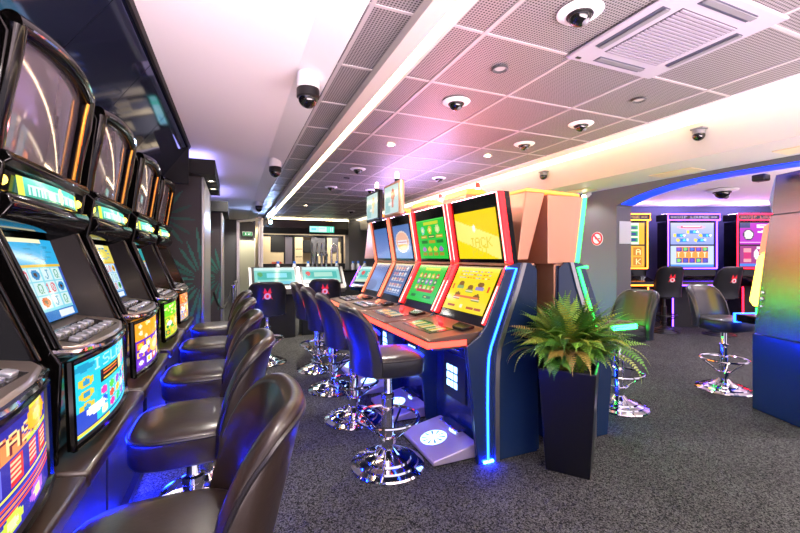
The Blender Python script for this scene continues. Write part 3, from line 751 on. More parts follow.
    for i in range(6):
        y0 = -h * .65 + i * h * .19
        if not copper: screen('touch_key', Cv(2, 2, deckc[i % 2]).rect(0, 0, .5, 1, 'c8b090'), quadP((.74, y0 + h * .15, zd(.74) + .006), (.74, y0, zd(.74) + .006), (.86, y0, zd(.86) + .006), (.86, y0 + h * .15, zd(.86) + .006)), dk)
        else: MB().box(.73, .80, y0, y0 + h * .15, zd(.76), zd(.76) + .022).build('button', 'button', dk, bevel=.006); MB().box(.83, .89, y0, y0 + h * .15, zd(.86), zd(.86) + .02).build('button', 'button', dk, bevel=.006)
    MB().hexa([(.57, -h * .75, .93), (.69, -h * .1, .92), (.69, h * .1, .92), (.57, -h * .5, .93), (.57, -h * .75, .945), (.69, -h * .1, .94), (.69, h * .1, .94), (.57, -h * .5, .945)]).build('palm_rest', rim, dk, bevel=.004)
    MB().hexa([(.57, h * .2, .93), (.69, h * .45, .92), (.69, h * .8, .92), (.57, h * .75, .93), (.57, h * .2, .95), (.69, h * .45, .945), (.69, h * .8, .945), (.57, h * .75, .95)]).build('reader_slot', 'deckdark', dk, bevel=.004)
    # end panels
    for sg in (-1, 1):
        ys = sg * (h - .008); yo = sg * h
        y0, y1 = min(ys, yo), max(ys, yo)
        MB().prism([(.06, 0), (.62, 0), (.67, .45), (.72, .82), (.60, .90), (.55, .96), (.345, 1.385), (.10, 1.385)], y0, y1).build('end_panel', 'navy', t, bevel=.003)
        if sg in panels:
            ya, yb = sorted((sg * (h + .001), sg * (h + .022)))
            MB().prism([(.10, 0), (.62, 0), (.665, .45), (.715, .83), (.60, .905), (.555, .96), (.37, 1.385), (.29, 1.41), (.16, 1.41), (.10, 1.36)], ya, yb).build('outer_panel', 'navy', t, bevel=.004)
            yl = sg * (h + .026)
            MB().tube([(.39, yl, 1.372), (.295, yl, 1.368), (.36, yl, 1.20), (.45, yl, .98), (.515, yl, .82)] + ([(.535, yl, .74), (.543, yl, .60), (.545, yl, .4), (.540, yl, .02)] if foot else []), .0085 if foot else .013, 8).build('edge_light', led, t)
            if foot: MB().box(.50, .58, min(yl, yl + sg * .01), max(yl, yl + sg * .01), .006, .022).build('added_floor_glow', 'added_floor_led', t, smooth=0)  # extra lamp added to strengthen the edge light's blue glow on the carpet
            q = MB(); pth = [(.235, 1.41), (.30, 1.22), (.395, .98), (.46, .80), (.475, .70), (.48, .5), (.478, 0)]
            for (xa, za), (xb, zb) in zip(pth, pth[1:]):
                yy0, yy1 = sorted((sg * (h + .018), sg * (h + .034)))
                q.hexa([(xa - .03, yy0, za), (xa + .005, yy0, za), (xa + .005, yy1, za), (xa - .03, yy1, za), (xb - .03, yy0, zb), (xb + .005, yy0, zb), (xb + .005, yy1, zb), (xb - .03, yy1, zb)])
            q.build('edge_strip', 'steel', t, smooth=0)
    if topper is not None:
        tp = MB().box(.44, .50, -.26, .26, 1.925, 2.32).build('topper', 'copper' if topper else 'black', t, bevel=.02)
        MB().box(.36, .45, -.10, .10, 1.93, 1.98).build('topper_bracket', 'black', t, smooth=0)
        screen('topper_screen', cv_topper(topper), quadP((.503, -.22, 2.285), (.503, .22, 2.285), (.503, .22, 1.96), (.503, -.22, 1.96)), tp)
        MB().lathe([(.001, 2.32), (.03, 2.32), (.03, 2.35), (.001, 2.35)], 16, (.47, .10, 0)).build('lamp_base', 'black', t)
        MB().lathe([(.026, 2.35), (.026, 2.40), (.02, 2.43), (.001, 2.435)], 16, (.47, .10, 0)).build('lamp_lens', 'candle_white', t)
    if candle:
        MB().tube([(.2, 0, 1.95), (.2, 0, 2.15)], .008, 8).build('lamp_stalk', 'steel', t)
        MB().lathe([(.001, 2.15), (.028, 2.15), (.028, 2.19), (.001, 2.19)], 16, (.2, 0, 0)).build('lamp_base', 'candle_white', t)
        MB().lathe([(.026, 2.19), (.026, 2.23), (.018, 2.245), (.001, 2.247)], 16, (.2, 0, 0)).build('lamp_lens', 'candle_red', t)
    return t
GC = 'slot machines in the centre row'
centre_machine(2.765, .79, 'red framed slot machine with two yellow screens at the end of the centre row', GC, PI, 2.19, cv_yellow_top(), cv_yellow_low(), 'led_red', 'led_redc', (1,), 'led_blue')
centre_machine(3.565, .79, 'red framed slot machine with two green screens in the centre row', GC, PI, 2.19, cv_green(0), cv_green(1), 'led_red', 'led_redc', (), 'led_blue')
centre_machine(4.315, .69, 'copper edged slot machine with blue screens, round orange logo on the upper one', GC, PI, 2.19, cv_blue(1), cv_blue(2), 'led_copper', 'led_redc', (), 'led_blue', topper=1, copper=True)
centre_machine(5.015, .69, 'copper edged slot machine with plain blue screens, farthest in the centre row', GC, PI, 2.19, cv_blue(0), cv_blue(3), 'led_copper', 'led_copper', (), 'led_blue', topper=0, copper=True)
# the row standing back to back with it, facing the arch
GB = 'slot machines backing onto the centre row'
bt = Cv(16, 12, 'ff8a3a').grad(0, .5, 'b04a18', 'ff9038').ell(.5, .6, .3, .25, 'ffc050')
bl = Cv(16, 12, 'f8d848').ell(.5, .5, .3, .3, 'ffe890').rect(.1, .8, .9, .9, '90d040')
def back_machine(y, w, label, panels, candle):
    t = centre_machine(y, w, label, GB, 0, 2.20, bt, bl, 'led_green' if panels else 'led_orange', 'led_green_deck', panels, 'led_green', candle=candle, foot=False, face='copper', ub=(.02, .02), tall=0. if panels else .10)
    h = w / 2
    q_ = 0 if panels else .10
    if y > 4: MB().box(.05, .30, -h + .05, h - .05, 2.085, 2.092).build('added_uplight', 'added_glow_violet', t, smooth=0)  # added strip, lifts the far ceiling tiles
    MB().prism([(-.25, 1.43), (-.15, 1.43), (.015, 1.95 + q_), (-.17, 1.95 + q_)], -h + .03, h - .30).build('rear_cover', 'copper', t, bevel=.008)
    MB().box(.53, .545, -h + .05, h - .05, .03, .06).build('kick_light', 'led_kick', t, smooth=0)
    MB().prism([(-.16, 1.952 + q_), (.015, 1.952 + q_), (.39, 1.942), (.38, 1.965), (.02, 1.975 + q_ * 1.3), (-.15, 1.98 + q_ * 1.3)], -h + .04, h - .31).build('lamp_cap', 'orange_top', t, bevel=.01)
    return t
back_machine(2.765, .79, 'copper backed slot machine with green edge lighting, behind the fern', (-1,), False)
back_machine(3.60, .79, 'copper backed slot machine behind the yellow screened one, orange cap showing above it', (), True)
back_machine(4.43, .79, 'copper backed slot machine behind the green screened one, orange cap showing above it', (), True)
back_machine(5.26, .79, 'copper backed slot machine behind the blue screened one with the round logo', (), False)
back_machine(6.09, .79, 'copper backed slot machine farthest along the back row behind the plain blue screened one', (), False)
# ================================================================== VIP LOUNGE MACHINES
def cv_vip(kind, low):
    rng = random.Random(kind * 2 + low); cv = Cv(46, 26, ['e8f0d0', '98a8f0', 'b020b8'][kind])
    if kind == 1:
        if not low:
            cv.grad(0, 1, 'b0b8f4', '8898ec'); cv.ell(.48, .2, .33, .1, 'e8a8c8').rect(.25, .15, .72, .24, 'd84070').rect(.28, .17, .7, .2, 'fff0f0')
            for x, y in ((.5, .42), (.2, .58), (.8, .58), (.27, .8), (.68, .8)): cv.rect(x - .12, y - .07, x + .12, y + .07, '2878d0'); cv.ell(x - .1, y, .04, .08, 'f0d050'); cv.ell(x + .05, y, .03, .06, '50e0d0'); cv.ell(x + .12, y, .03, .06, 'f4f4ff')
        else:
            cv.rect(0, 0, 1, 1, 'b8c8f8'); cv.rect(.12, .05, .88, .82, 'f09030')
            for i in range(5):
                x = .13 + i * .152; cv.rect(x, .06, x + .125, .26, '40308c').rect(x, .58, x + .125, .8, '40308c'); cv.ell(x + .06, .16, .045, .08, ['7048d0', '70c860', '4068d0'][i % 3]); cv.ell(x + .06, .69, .045, .08, ['6038c8', '70c860', '5048c0'][(i + 1) % 3]); cv.rect(x + .03, .3, x + .095, .36, 'ffe8c0').rect(x + .05, .36, x + .075, .54, 'ffe8c0')
            cv.rect(0, .88, 1, 1, '4888e8')
    elif kind == 0:
        for j in range(3): cv.rect(.3, .12 + j * .28, .85, .32 + j * .28, '189860'); cv.ell(.45, .22 + j * .28, .08, .08, 'f0d8d0'); cv.rect(.65, .18 + j * .28, .8, .28 + j * .28, '203c80')
        cv.rect(.88, 0, 1, 1, 'f0b020')
        if low:
            cv.rect(0, 0, 1, 1, 'f0a828')
            for i, ch in enumerate('QAKA'):
                cv.rect(.06 + i * .23, .08, .24 + i * .23, .45, 'c07818').text(4 + i * 11, 4, ch, 'fff0a0'); cv.rect(.06 + i * .23, .55, .24 + i * .23, .92, 'c07818').text(4 + i * 11, 16, 'KAQK'[i], 'fff0a0')
    else:
        if not low:
            cv.ell(.2, .55, .13, .26, '4a3058').ell(.2, .55, .1, .2, 'f0f0e0'); cv.rect(0, 0, .25, .25, '283070'); cv.rect(.4, .06, 1, .22, 'fff0ff'); cv.rect(.45, .1, .95, .14, 'd838c0')
            for j in range(3): cv.ell(.55 + j * .12, .42 + j * .16, .14, .06, 'ffe8f8')
            cv.rect(0, .9, .6, .94, 'e8a8e0')
        else:
            cv.rect(0, 0, 1, 1, '902878'); cv.rect(.08, .1, .26, .3, 'ff90a0').rect(.08, .32, .26, .6, 'c01868').rect(.08, .62, .26, .78, 'ff90a0'); cv.rect(.5, .2, 1, .75, '1850c8').rect(.75, .45, .95, .5, '90d0ff'); cv.rect(.4, .05, 1, .15, 'fff0ff').ell(.38, .4, .05, .25, 'fff0f8'); cv.rect(0, .86, 1, .95, '3878f0')
    return cv
def vip_machine(u, depth, label, kind, led, glow):
    p = at(u, depth); t = thing('slot_machine', label, 'slot machine', tuple(p), PI * 1.5 - a0, 'large slot machines in the lounge')
    h = .52
    MB().box(-.30, .10, -h + .06, h - .06, 0, .86).build('base_cabinet', 'matte', t, bevel=.01)
    MB().prism([(-.30, .86), (.36, .86), (.38, .90), (.36, .96), (.05, 1.06), (.05, 1.20), (-.30, 1.20)], -h + .04, h - .04).build('deck', 'gloss', t, bevel=.006)
    MB().box(.365, .385, -h + .06, h - .06, .875, .90).build('deck_light', glow, t, smooth=0)
    MB().box(-.30, .03, -h, h, 1.20, 2.20).build('cabinet', 'gloss', t, bevel=.01)
    hd = MB().box(-.30, .08, -h - .03, h + .03, 2.215, 2.36).build('header', 'gloss', t, bevel=.015)
    cv = Cv(88, 13, '1c1438'); cc = {0: 'ffc060', 1: 'd0c8ff', 2: 'ff7080'}[kind]
    cv.text(14, 3, 'VIP LOUNGE', cc); cv.text(1, 3, '==', cc).text(76, 3, '==', cc)
    screen('header_sign', cv, quadP((.083, -h + .03, 2.335), (.083, h - .03, 2.335), (.083, h - .03, 2.24), (.083, -h + .03, 2.24)), hd)
    q = lambda z1, z0: quadP((.033, -h + .07, z1), (.033, h - .07, z1), (.033, h - .07, z0), (.033, -h + .07, z0))
    MB().box(-.25, .0, -h + .05, h - .05, 2.362, 2.372).build('added_uplight', 'added_glow_violet', t, smooth=0)  # added upward strip that brightens the lounge ceiling
    screen('upper_screen', cv_vip(kind, 0), q(2.17, 1.72), t, 'screen_hot'); screen('lower_screen', cv_vip(kind, 1), q(1.69, 1.25), t, 'screen_hot')
    MB().tube([(.045, h - .012, 1.22), (.045, h - .012, 2.205), (.09, h + .02, 2.225), (.09, h + .02, 2.35), (.09, -h - .02, 2.35), (.09, -h - .02, 2.225), (.045, -h + .012, 2.205), (.045, -h + .012, 1.22), (.045, h - .012, 1.22)], .014, 6).build('outline_light', led, t)
    MB().tube([(.09, h + .02, 2.225), (.09, -h - .02, 2.225)], .012, 6).build('outline_light', led, t)
    for sg in (-1, 1):
        MB().tube([(.13, sg * (h - .05), .02), (.13, sg * (h - .05), .84)], .014, 6).build('leg_light', led, t)
    return t
vip_machine(622, 8.35, 'large orange outlined slot machine half hidden by the arch edge in the lounge', 0, 'led_orange', 'led_orange')
vip_machine(691, 8.35, 'large violet outlined slot machine with header sign in the lounge', 1, 'led_purple', 'led_purple')
vip_machine(760, 8.35, 'large red outlined slot machine with magenta screens in the lounge', 2, 'led_crimson', 'led_crimson')

# ================================================================== BRUSHED METAL MACHINE AT THE RIGHT EDGE
t = thing('slot_machine', 'brushed metal sided slot machine on a black base at the right picture edge', 'slot machine', (4.597, 2.226, 0), math.atan2(.932, .362))
# local +x = front, local +y = towards the hall (the visible side), width .78
W = .78
MB().box(-.66, 0, -W, 0, 0, .72).build('base_cabinet', 'navy', t, bevel=.006)
sd = MB().prism([(-.02, .725), (-.132, 1.52), (-.175, 1.80), (-.205, 1.84), (-.20, 1.90), (-.235, 2.192), (-.64, 2.192), (-.65, .725)], -.02, 0).build('side_panel', 'brushed', t, bevel=.003)
MB().prism([(-.02, .725), (-.132, 1.52), (-.175, 1.80), (-.205, 1.84), (-.20, 1.90), (-.235, 2.192), (-.64, 2.192), (-.65, .725)], -W, -W + .02).build('side_panel', 'brushed', t, bevel=.003)
MB().prism([(-.05, .725), (-.16, 1.5), (-.25, 1.82), (-.26, 2.18), (-.62, 2.18), (-.64, .725)], -W + .02, -.02).build('cabinet', 'gloss', t)
MB().prism([(-.20, 1.83), (-.63, 1.83), (-.63, 1.84), (-.20, 1.84)], -.01, .003).build('side_seam', 'black', sd, smooth=0)
for z, r_ in ((1.12, .016), (1.06, .019), (.99, .012)): MB().ball((-.115 + (1.12 - z) * .1, .004, z), r_, 12, 6).build('rivet', 'chrome', sd)
MB().box(-.02, .22, -W + .04, -.02, .80, .88).build('deck', 'gloss', t, bevel=.01)
MB().box(.20, .226, -W + .04, -.015, .79, .885).build('deck_light', 'led_blue', t, smooth=0)
MB().prism([(-.03, .98), (.02, .98), (.06, 1.03), (-.03, 1.46), (-.12, 1.50)], -W + .05, -.025).build('lower_screen', 'led_yellow', t, bevel=.006)
MB().prism([(-.13, 1.52), (-.04, 1.48), (-.09, 1.74), (-.17, 1.78)], -W + .05, -.025).build('middle_screen', 'led_copper', t, bevel=.006)
MB().prism([(-.22, 1.86), (-.17, 1.86), (-.14, 1.98), (-.20, 2.18), (-.26, 2.18)], -W + .05, -.025).build('top_screen', 'frosted', t, bevel=.006)
MB().box(-.06, .03, -W + .1, -.06, .90, .96).build('speaker_bar', 'led_green', t, bevel=.004)

# ================================================================== FERN IN BLACK PLANTER
pc = Vector((2.155, 2.10, 0)); ang = math.atan2(-.79, .61)
t = thing('potted_fern', 'bushy green fern in a tall tapered black planter at the end of the centre row', 'potted plant', tuple(pc), ang)
def ringsq(hw, z): return [(-hw, -hw, z), (hw, -hw, z), (hw, hw, z), (-hw, hw, z)]
MB().add(ringsq(.138, 0) + ringsq(.178, .70) + ringsq(.16, .70) + ringsq(.155, .64), [(0, 1, 2, 3)] + [(4 * k + i, 4 * k + (i + 1) % 4, 4 * k + 4 + (i + 1) % 4, 4 * k + 4 + i) for k in range(3) for i in range(4)] + [(12, 13, 14, 15)]).build('planter', 'greypot', t, smooth=0, bevel=.006)
MB().box(-.15, .15, -.15, .15, .62, .655).build('soil', 'soil', t, smooth=0)
rng = random.Random(12)
fv, ff, fc = [], [], []
palette = ['4f8a26', '6aa02e', '3d7420', '7fae3c', '5c9430', 'a0a83c', '8a9a38', '3a7024']
for k in range(380):
    th = rng.uniform(0, 2 * PI); tilt = rng.uniform(.06, 1.05); Ln = rng.uniform(.36, .61)
    base = Vector((rng.uniform(-.09, .09), rng.uniform(-.09, .09), .66))
    out = Vector((math.cos(th), math.sin(th), 0)); side = Vector((-math.sin(th), math.cos(th), 0))
    n_ = 32; pts = []; p = base.copy(); a = PI / 2 - tilt * .45; bend = rng.uniform(.9, 2.0) * (.5 + tilt)
    for i in range(n_ + 1):
        pts.append((p.copy(), a)); p = p + (out * math.cos(a) + Vector((0, 0, 1)) * math.sin(a)) * (Ln / n_); a -= bend / n_ * (.5 + i / n_ * 1.1)
    c = np.array(lin(hexc(rng.choice(palette if rng.random() > .16 or math.cos(th + ang) > -.45 else ['a88c42', '98843a'])))) * rng.uniform(.8, 1.2)  # olive-brown on some -x fronds: red machine light put into the colour
    w0 = rng.uniform(.034, .050); tw = rng.uniform(-.5, .5)
    for i in range(2, n_):
        q, aa = pts[i]; nx = (pts[i + 1][0] - q); d = nx.normalized(); nrm = out * -math.sin(aa) + Vector((0, 0, 1)) * math.cos(aa)
        sd_ = (side * math.cos(tw) + nrm * math.sin(tw))
        f_ = i / n_; wd = w0 * (math.sin(PI * min(1, f_ * .9 + .12)) ** .6) * (1 if f_ < .8 else (1 - f_) / .2 * .9 + .1)
        for sg in (-1, 1):
            tip = q + sd_ * (sg * wd) + d * (wd * .45) - nrm * (wd * .12)
            b = len(fv); fv += [q - d * .002, q + nx * .55, tip + d * .003, tip - d * .004]
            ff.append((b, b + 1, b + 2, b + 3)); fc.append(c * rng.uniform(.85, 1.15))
    for i in range(0, n_, 3):
        b = len(fv); q, q2 = pts[i][0], pts[min(i + 3, n_)][0]
        fv += [q - side * .0022, q + side * .0022, q2 + side * .0018, q2 - side * .0018]; ff.append((b, b + 1, b + 2, b + 3)); fc.append(c * .8)
me = bpy.data.meshes.new('foliage'); me.from_pydata([tuple(v) for v in fv], [], ff)
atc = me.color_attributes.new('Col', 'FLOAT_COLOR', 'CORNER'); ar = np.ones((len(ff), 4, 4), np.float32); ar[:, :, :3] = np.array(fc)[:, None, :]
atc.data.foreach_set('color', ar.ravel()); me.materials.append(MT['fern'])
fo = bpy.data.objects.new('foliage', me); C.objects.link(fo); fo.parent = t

# ================================================================== CEILING FITTINGS
t = thing('ceiling_air_conditioner', 'white square air conditioner cassette set into the tiled ceiling', 'air conditioner', (2.06, 1.36, ZC))
MB().box(-.345, .345, -.345, .345, -.022, -.006).build('cover', 'ac', t, bevel=.012)
g = MB()
for k in range(19): g.box(-.20, .20, -.2 + k * .0215, -.2 + k * .0215 + .011, -.030, -.020)
g.build('intake_grille', mat('grille_grey', hexc('8e8996'), .5), t, smooth=0)
MB().box(-.205, .205, -.205, .205, -.0235, -.0205).build('intake_backing', mat('grille_shadow', hexc('4c4a54'), .6), t, smooth=0)
for (cx, cy, rr) in ((0, .275, 0), (0, -.275, 0), (.275, 0, PI / 2), (-.275, 0, PI / 2)):
    lv = MB().box(-.18, .18, -.026, .026, -.0245, -.020).build('air_slot', mat('slot_dark', hexc('4a4c5c'), .4), t, (cx, cy, 0), (0, 0, rr), smooth=0)
    MB().box(-.178, .178, -.022, .006, -.032, -.027).build('louvre', 'grey', lv, rot=None, smooth=0)
MB().box(-.30, -.27, .30, .315, -.026, -.02).build('indicator', 'black', t, smooth=0)

def dome_camera(x, y, label, flush=True, r=.10):
    t = thing('dome_camera', label, 'security camera', (x, y, ZC), 0, 'dome cameras on the tiled ceiling')
    MB().lathe([(.001, -.0065), (r, -.0065), (r + .002, -.010), (r * .9, -.02), (r * .55, -.024), (.001, -.024)], 36).build('mounting_plate', 'white', t)
    MB().ball((0, 0, -.022), r * .52, 24, 10, -1, 0).build('dome', 'dome', t)
    MB().ring((0, 0, -.026), r * .53, .006).build('dome_ring', 'black', t)
    MB().ball((r * .1, -r * .2, -.022 - r * .36), r * .2, 12, 8).build('lens', 'grey', t)
    return t
d0 = dome_camera(1.47, 1.372, 'white rimmed dome camera directly beside the ceiling air conditioner')
for x, y, lab in ((1.489, 2.51, 'white rimmed dome camera on the pink lit tile near the ceiling light trough'), (2.712, 2.52, 'white rimmed dome camera nearest the cove light, beyond the unlit downlight'), (2.668, 3.18, 'white rimmed dome camera in front of the lit downlight near the cove'),
                  (1.46, 4.90, 'white rimmed dome camera between the lit downlight and the loudspeaker near the trough'), (1.434, 6.32, 'white rimmed dome camera beyond the ceiling loudspeaker near the trough'),
                  (2.69, 5.01, 'white rimmed dome camera above the blue screened machines'), (2.118, 6.35, 'white rimmed dome camera just over the two topper screens'), (2.63, 9.41, 'white rimmed dome camera farthest off before the bar')):
    dup(d0, (x, y, ZC), 0, lab)
tag(dup(d0, (7.58, 4.09, 2.60), 0, 'large dome camera on the lounge ceiling', 'dome cameras in the lounge'), 'large dome camera on the lounge ceiling', 'security camera', 'dome cameras in the lounge').scale = (2.2, 2.2, 2.2)

def downlight(x, y, label, lit, z=ZC):
    t = thing('downlight', label, 'downlight', (x, y, z), 0, 'round downlights in the tiled ceiling')
    MB().lathe([(.048, -.0065), (.05, -.012), (.044, -.017), (.033, -.012), (.03, -.008)], 32).build('trim_ring', 'ring' if not lit else 'steel', t)
    MB().lathe([(.001, -.0085), (.031, -.0085), (.031, -.0065), (.001, -.0065)], 24).build('lens', 'bulb' if lit else 'bulb_off', t)
    return t
downlight(1.471, 1.97, 'unlit round downlight in the tile beside the air conditioner, near the trough', False)
downlight(2.683, 1.975, 'unlit round downlight in the tile between air conditioner and cove light', False)
downlight(1.455, 3.726, 'glowing round downlight beyond the pink lit tiles', True)
downlight(2.612, 3.72, 'glowing round downlight above the red framed machines', True)
downlight(-.262, 5.35, 'small glowing downlight under the dark cap of the palm leaf partition, nearer one', True, 2.386)
downlight(-.262, 5.95, 'small glowing downlight under the dark cap of the palm leaf partition, farther one', True, 2.386)
downlight(1.456, 8.877, 'small glowing downlight far down the ceiling towards the bar', True)
downlight(1.48, 5.52, 'unlit round fitting further along the ceiling from the trough side dome camera', False)

def ptz(x, y, z, label, s=1.1):
    t = thing('pendant_camera', label, 'security camera', (x, y, z), 0, 'pendant cameras along the white ceiling edge'); t.scale = (s, s, s)
    MB().lathe([(.001, .055), (.062, .055), (.066, .0), (.066, -.03), (.062, -.035), (.001, -.035)], 32).build('mount', 'white', t)
    MB().lathe([(.064, -.035), (.066, -.04), (.066, -.085), (.06, -.09), (.001, -.09)], 32).build('housing', 'black', t)
    MB().ball((0, 0, -.088), .058, 28, 12, -1, 0).build('dome', 'dome', t)
    return t
p_ = ptz(.44, 2.60, 2.575, 'white and black pendant dome camera on the ceiling edge above the first stools')
dup(p_, (.455, 5.0, 2.575), 0, 'white and black pendant dome camera second along the ceiling edge')
dup(p_, (.48, 8.9, 2.575), 0, 'pendant dome camera by the blue spotlight at the bar end')
def soffit_cam(y, label):
    t = thing('ball_camera', label, 'security camera', (3.545, y, 2.50), 0, 'grey ball cameras on the white fascia')
    MB().box(-.075, .03, -.05, .05, -.008, .008).build('bracket', 'grey', t, bevel=.004)
    MB().lathe([(.03, -.008), (.045, -.012), (.045, -.045)], 24, (-.04, 0, 0)).build('collar', 'grey', t)
    MB().ball((-.04, 0, -.052), .046, 24, 12).build('ball', 'dome', t)
    return t
soffit_cam(2.06, 'grey ball camera on the white fascia in front of the arch')
soffit_cam(3.83, 'grey ball camera on the white fascia above the green lit machine')
# small fittings on the right wall
t = thing('wall_spotlight', 'small white spotlight under the soffit above the no smoking sign', 'spotlight', (4.21, 3.767, 2.255))
MB().box(-.03, 0.002, -.025, .025, -.01, .025).build('bracket', 'white', t, bevel=.003)
MB().tube([(-.03, 0, .0), (-.10, 0, -.035)], .034, 16).build('lamp_head', 'white', t)
MB().tube([(-.1005, 0, -.0352), (-.103, 0, -.0365)], .026, 16).build('lens', 'bulb', t)
t = thing('no_smoking_sign', 'round red and white no smoking sign on the charcoal wall', 'sign', (4.208, 3.655, 1.683))
MB().tube([(.003, 0, 0), (-.004, 0, 0)], .085, 36).build('disc', 'emblemwhite', t)
MB().tube([(-.006, .07 * math.cos(k * PI / 18), .07 * math.sin(k * PI / 18)) for k in range(36)], .010, 8, True).build('red_ring', 'red', t)
MB().hexa([(-.012, .042, .055), (-.004, .042, .055), (-.004, .055, .042), (-.012, .055, .042), (-.012, -.055, -.042), (-.004, -.055, -.042), (-.004, -.042, -.055), (-.012, -.042, -.055)]).build('slash', 'red', t, smooth=0)
MB().box(-.008, -.003, -.045, .03, -.008, .008).build('cigarette', 'grey', t, smooth=0)
tag(MB().box(4.252, 4.452, 3.376, 3.3835, 1.612, 1.885).build('jamb_notice', 'frosted', bevel=.002), 'pale frosted notice plate fixed inside the arch edge', 'notice')
tag(MB().box(4.30, 4.40, 1.99, 2.09, 2.13, 2.19).build('box_camera', 'black', bevel=.012), 'small black box camera hanging under the arch by the brushed metal machine', 'security camera')

# ================================================================== FAR END: TERMINALS, BAR, DOOR
def cv_table(k):
    cv = Cv(40, 18, '88d8d0'); cv.rect(0, 0, 1, .16, 'd0f0f0'); cv.rect(.08, .3, .92, .72, '48b8b0'); cv.ell(.14, .4, .06, .14, 'e05858' if k else '58a868'); cv.rect(.3, .36, .8, .62, '88e0f0' if not k else 'a8e0d0'); cv.rect(0, .85, 1, 1, '70c8e0' if not k else 'c8e0c8'); return cv
def terminal(x, y, rz, label, k, edge=False):
    t = thing('table_game_terminal', label, 'gaming terminal', (x, y, 0), rz, 'electronic table terminals before the bar')
    # local +x faces the player
    MB().box(-.30, .08, -.36, .36, 0, .80).build('base_cabinet', 'matte', t, bevel=.01)
    MB().prism([(.26, .80), (.28, .88), (.22, .93), (-.06, 1.26), (-.14, 1.26), (-.30, .80)], -.42, .42).build('console', 'steel' if not edge else 'navy', t, bevel=.015)
    MB().prism([(.205, .955), (.218, .965), (-.045, 1.275), (-.058, 1.262)], -.385, .385).build('bezel', 'black', t, bevel=.003)
    screen('screen', cv_table(k), quadP((-.024, -.345, 1.262), (-.024, .345, 1.262), (.216, .345, .980), (.216, -.345, .980)), t)
    for sg in (-1, 1):
        MB().prism([(.27, .84 + .045 * edge), (.27, .90), (-.04, 1.27), (-.10 + .05 * edge, 1.27)], sg * .42 - .012 + .008 * edge, sg * .42 + .012 - .008 * edge).build('edge_strip', 'steel' if not edge else 'led_purple', t, smooth=0)
    MB().box(.18, .30, -.30, .30, .875, .905).build('hand_rest', 'decksilver', t, bevel=.008)
    return t
terminal(.66, 7.45, -PI / 2 + R(2), 'silver table terminal with pale blue screen, beside the steel post', 0)
terminal(1.52, 7.60, -PI / 2, 'silver table terminal with pale green screen, second from the steel post', 1)
terminal(2.55, 7.35, -PI / 2 - R(55), 'dark table terminal with violet blue edge, half hidden behind the blue screened machines', 1, True)
t = thing('bar_counter', 'long black bar counter under the lit green sign', 'bar counter', (2.1, 10.3, 0))
MB().box(-1.4, 1.35, -.28, .28, 0, 1.08).build('front_panel', 'matte', t)
MB().box(-1.45, 1.38, -.34, .34, 1.08, 1.13).build('countertop', 'gloss', t, bevel=.008)
GT = 'beer taps on the bar'
for k, x in enumerate((1.86, 1.98, 2.10, 2.22)):
    t = thing('beer_tap', ['slim chrome beer tap, leftmost of the four on the bar', 'slim chrome beer tap, second from the left of the four on the bar', 'slim chrome beer tap, third from the left of the four on the bar', 'slim chrome beer tap beside the curved tap on the bar'][k], 'beer tap', (x, 10.35, 1.13), 0, GT)
    MB().lathe([(.001, 0), (.05, 0), (.05, .015), (.032, .03), (.03, .45), (.035, .46), (.001, .47)], 20).build('column', 'chrome', t)
    MB().tube([(0, -.03, .40), (0, -.13, .40), (0, -.14, .34)], .012, 8).build('spout', 'chrome', t)
    MB().tube([(0, 0, .46), (0, -.02, .60), (0, -.035, .70)], [.012, .02, .016], 10).build('lever', 'steel', t)
t = thing('curved_tap', 'tall black and chrome swan neck tap on the bar right of the beer taps', 'tap', (2.36, 10.35, 1.13))
MB().tube([(0, 0, 0), (0, 0, .52), (.02, 0, .61), (.08, 0, .66), (.14, 0, .61), (.16, 0, .52), (.16, 0, .16)], .028, 12).build('pipe', 'chrome', t)
MB().lathe([(.001, 0), (.06, 0), (.06, .02), (.001, .02)], 20).build('foot', 'black', t)
b0 = None
for k, (x, y, lab) in enumerate(((.98, 10.1, 'clear bottle with blue cap at the steel post end of the bar'), (1.22, 8.45, 'clear bottle with blue cap behind the pale blue screened terminal'), (1.70, 10.05, 'clear bottle with blue cap on the bar before the beer taps'), (2.42, 10.02, 'clear bottle with blue cap right under the curved tap'),
                        (2.86, 10.05, 'clear bottle with green tinged cap, left of three on the right end of the bar'), (3.02, 10.1, 'clear bottle with blue cap, middle of three on the right end of the bar'), (3.18, 10.05, 'clear bottle with blue cap, right of three on the right end of the bar'))):
    zz = 1.13
    if k == 1: y = 10.0; x = 1.36; lab = 'clear bottle with blue cap between the post end bottle and the beer taps'
    if b0 is None:
        b0 = thing('bottle', lab, 'bottle', (x, y, zz), 0, 'capped bottles along the bar')
        MB().lathe([(.001, 0), (.045, 0), (.047, .01), (.047, .12), (.03, .16), (.025, .175), (.001, .175)], 18).build('glass_body', 'bottle', b0)
        MB().lathe([(.028, .17), (.034, .172), (.034, .215), (.03, .22), (.001, .22)], 16).build('cap', 'bluecap', b0)
    else: dup(b0, (x, y, zz), 0, lab)
# lit green sign on the bulkhead
cv = Cv(64, 16, '38c8a8'); cv.rect(.0, .08, .33, .94, 'b8f4f4').rect(.35, .08, .68, .94, 'c8fff0').rect(.7, .08, .82, .94, '60e8b8').rect(.84, .1, .88, .9, 'd0fff0').rect(.91, .1, .95, .9, 'd0fff0').rect(.06, .3, .26, .7, '68c8d8').rect(.4, .3, .62, .42, '90e0d0')
t = thing('lit_bar_sign', 'green and white lit sign on the bulkhead above the bar', 'sign', (2.39, YF - .03, 2.275))
MB().box(-.37, .37, -.05, .02, -.10, .10).build('sign_box', 'black', t, bevel=.004)
screen('sign_face', cv, quadP((-.36, -.053, .09), (.36, -.053, .09), (.36, -.053, -.09), (-.36, -.053, -.09)), t, 'screen_hot')
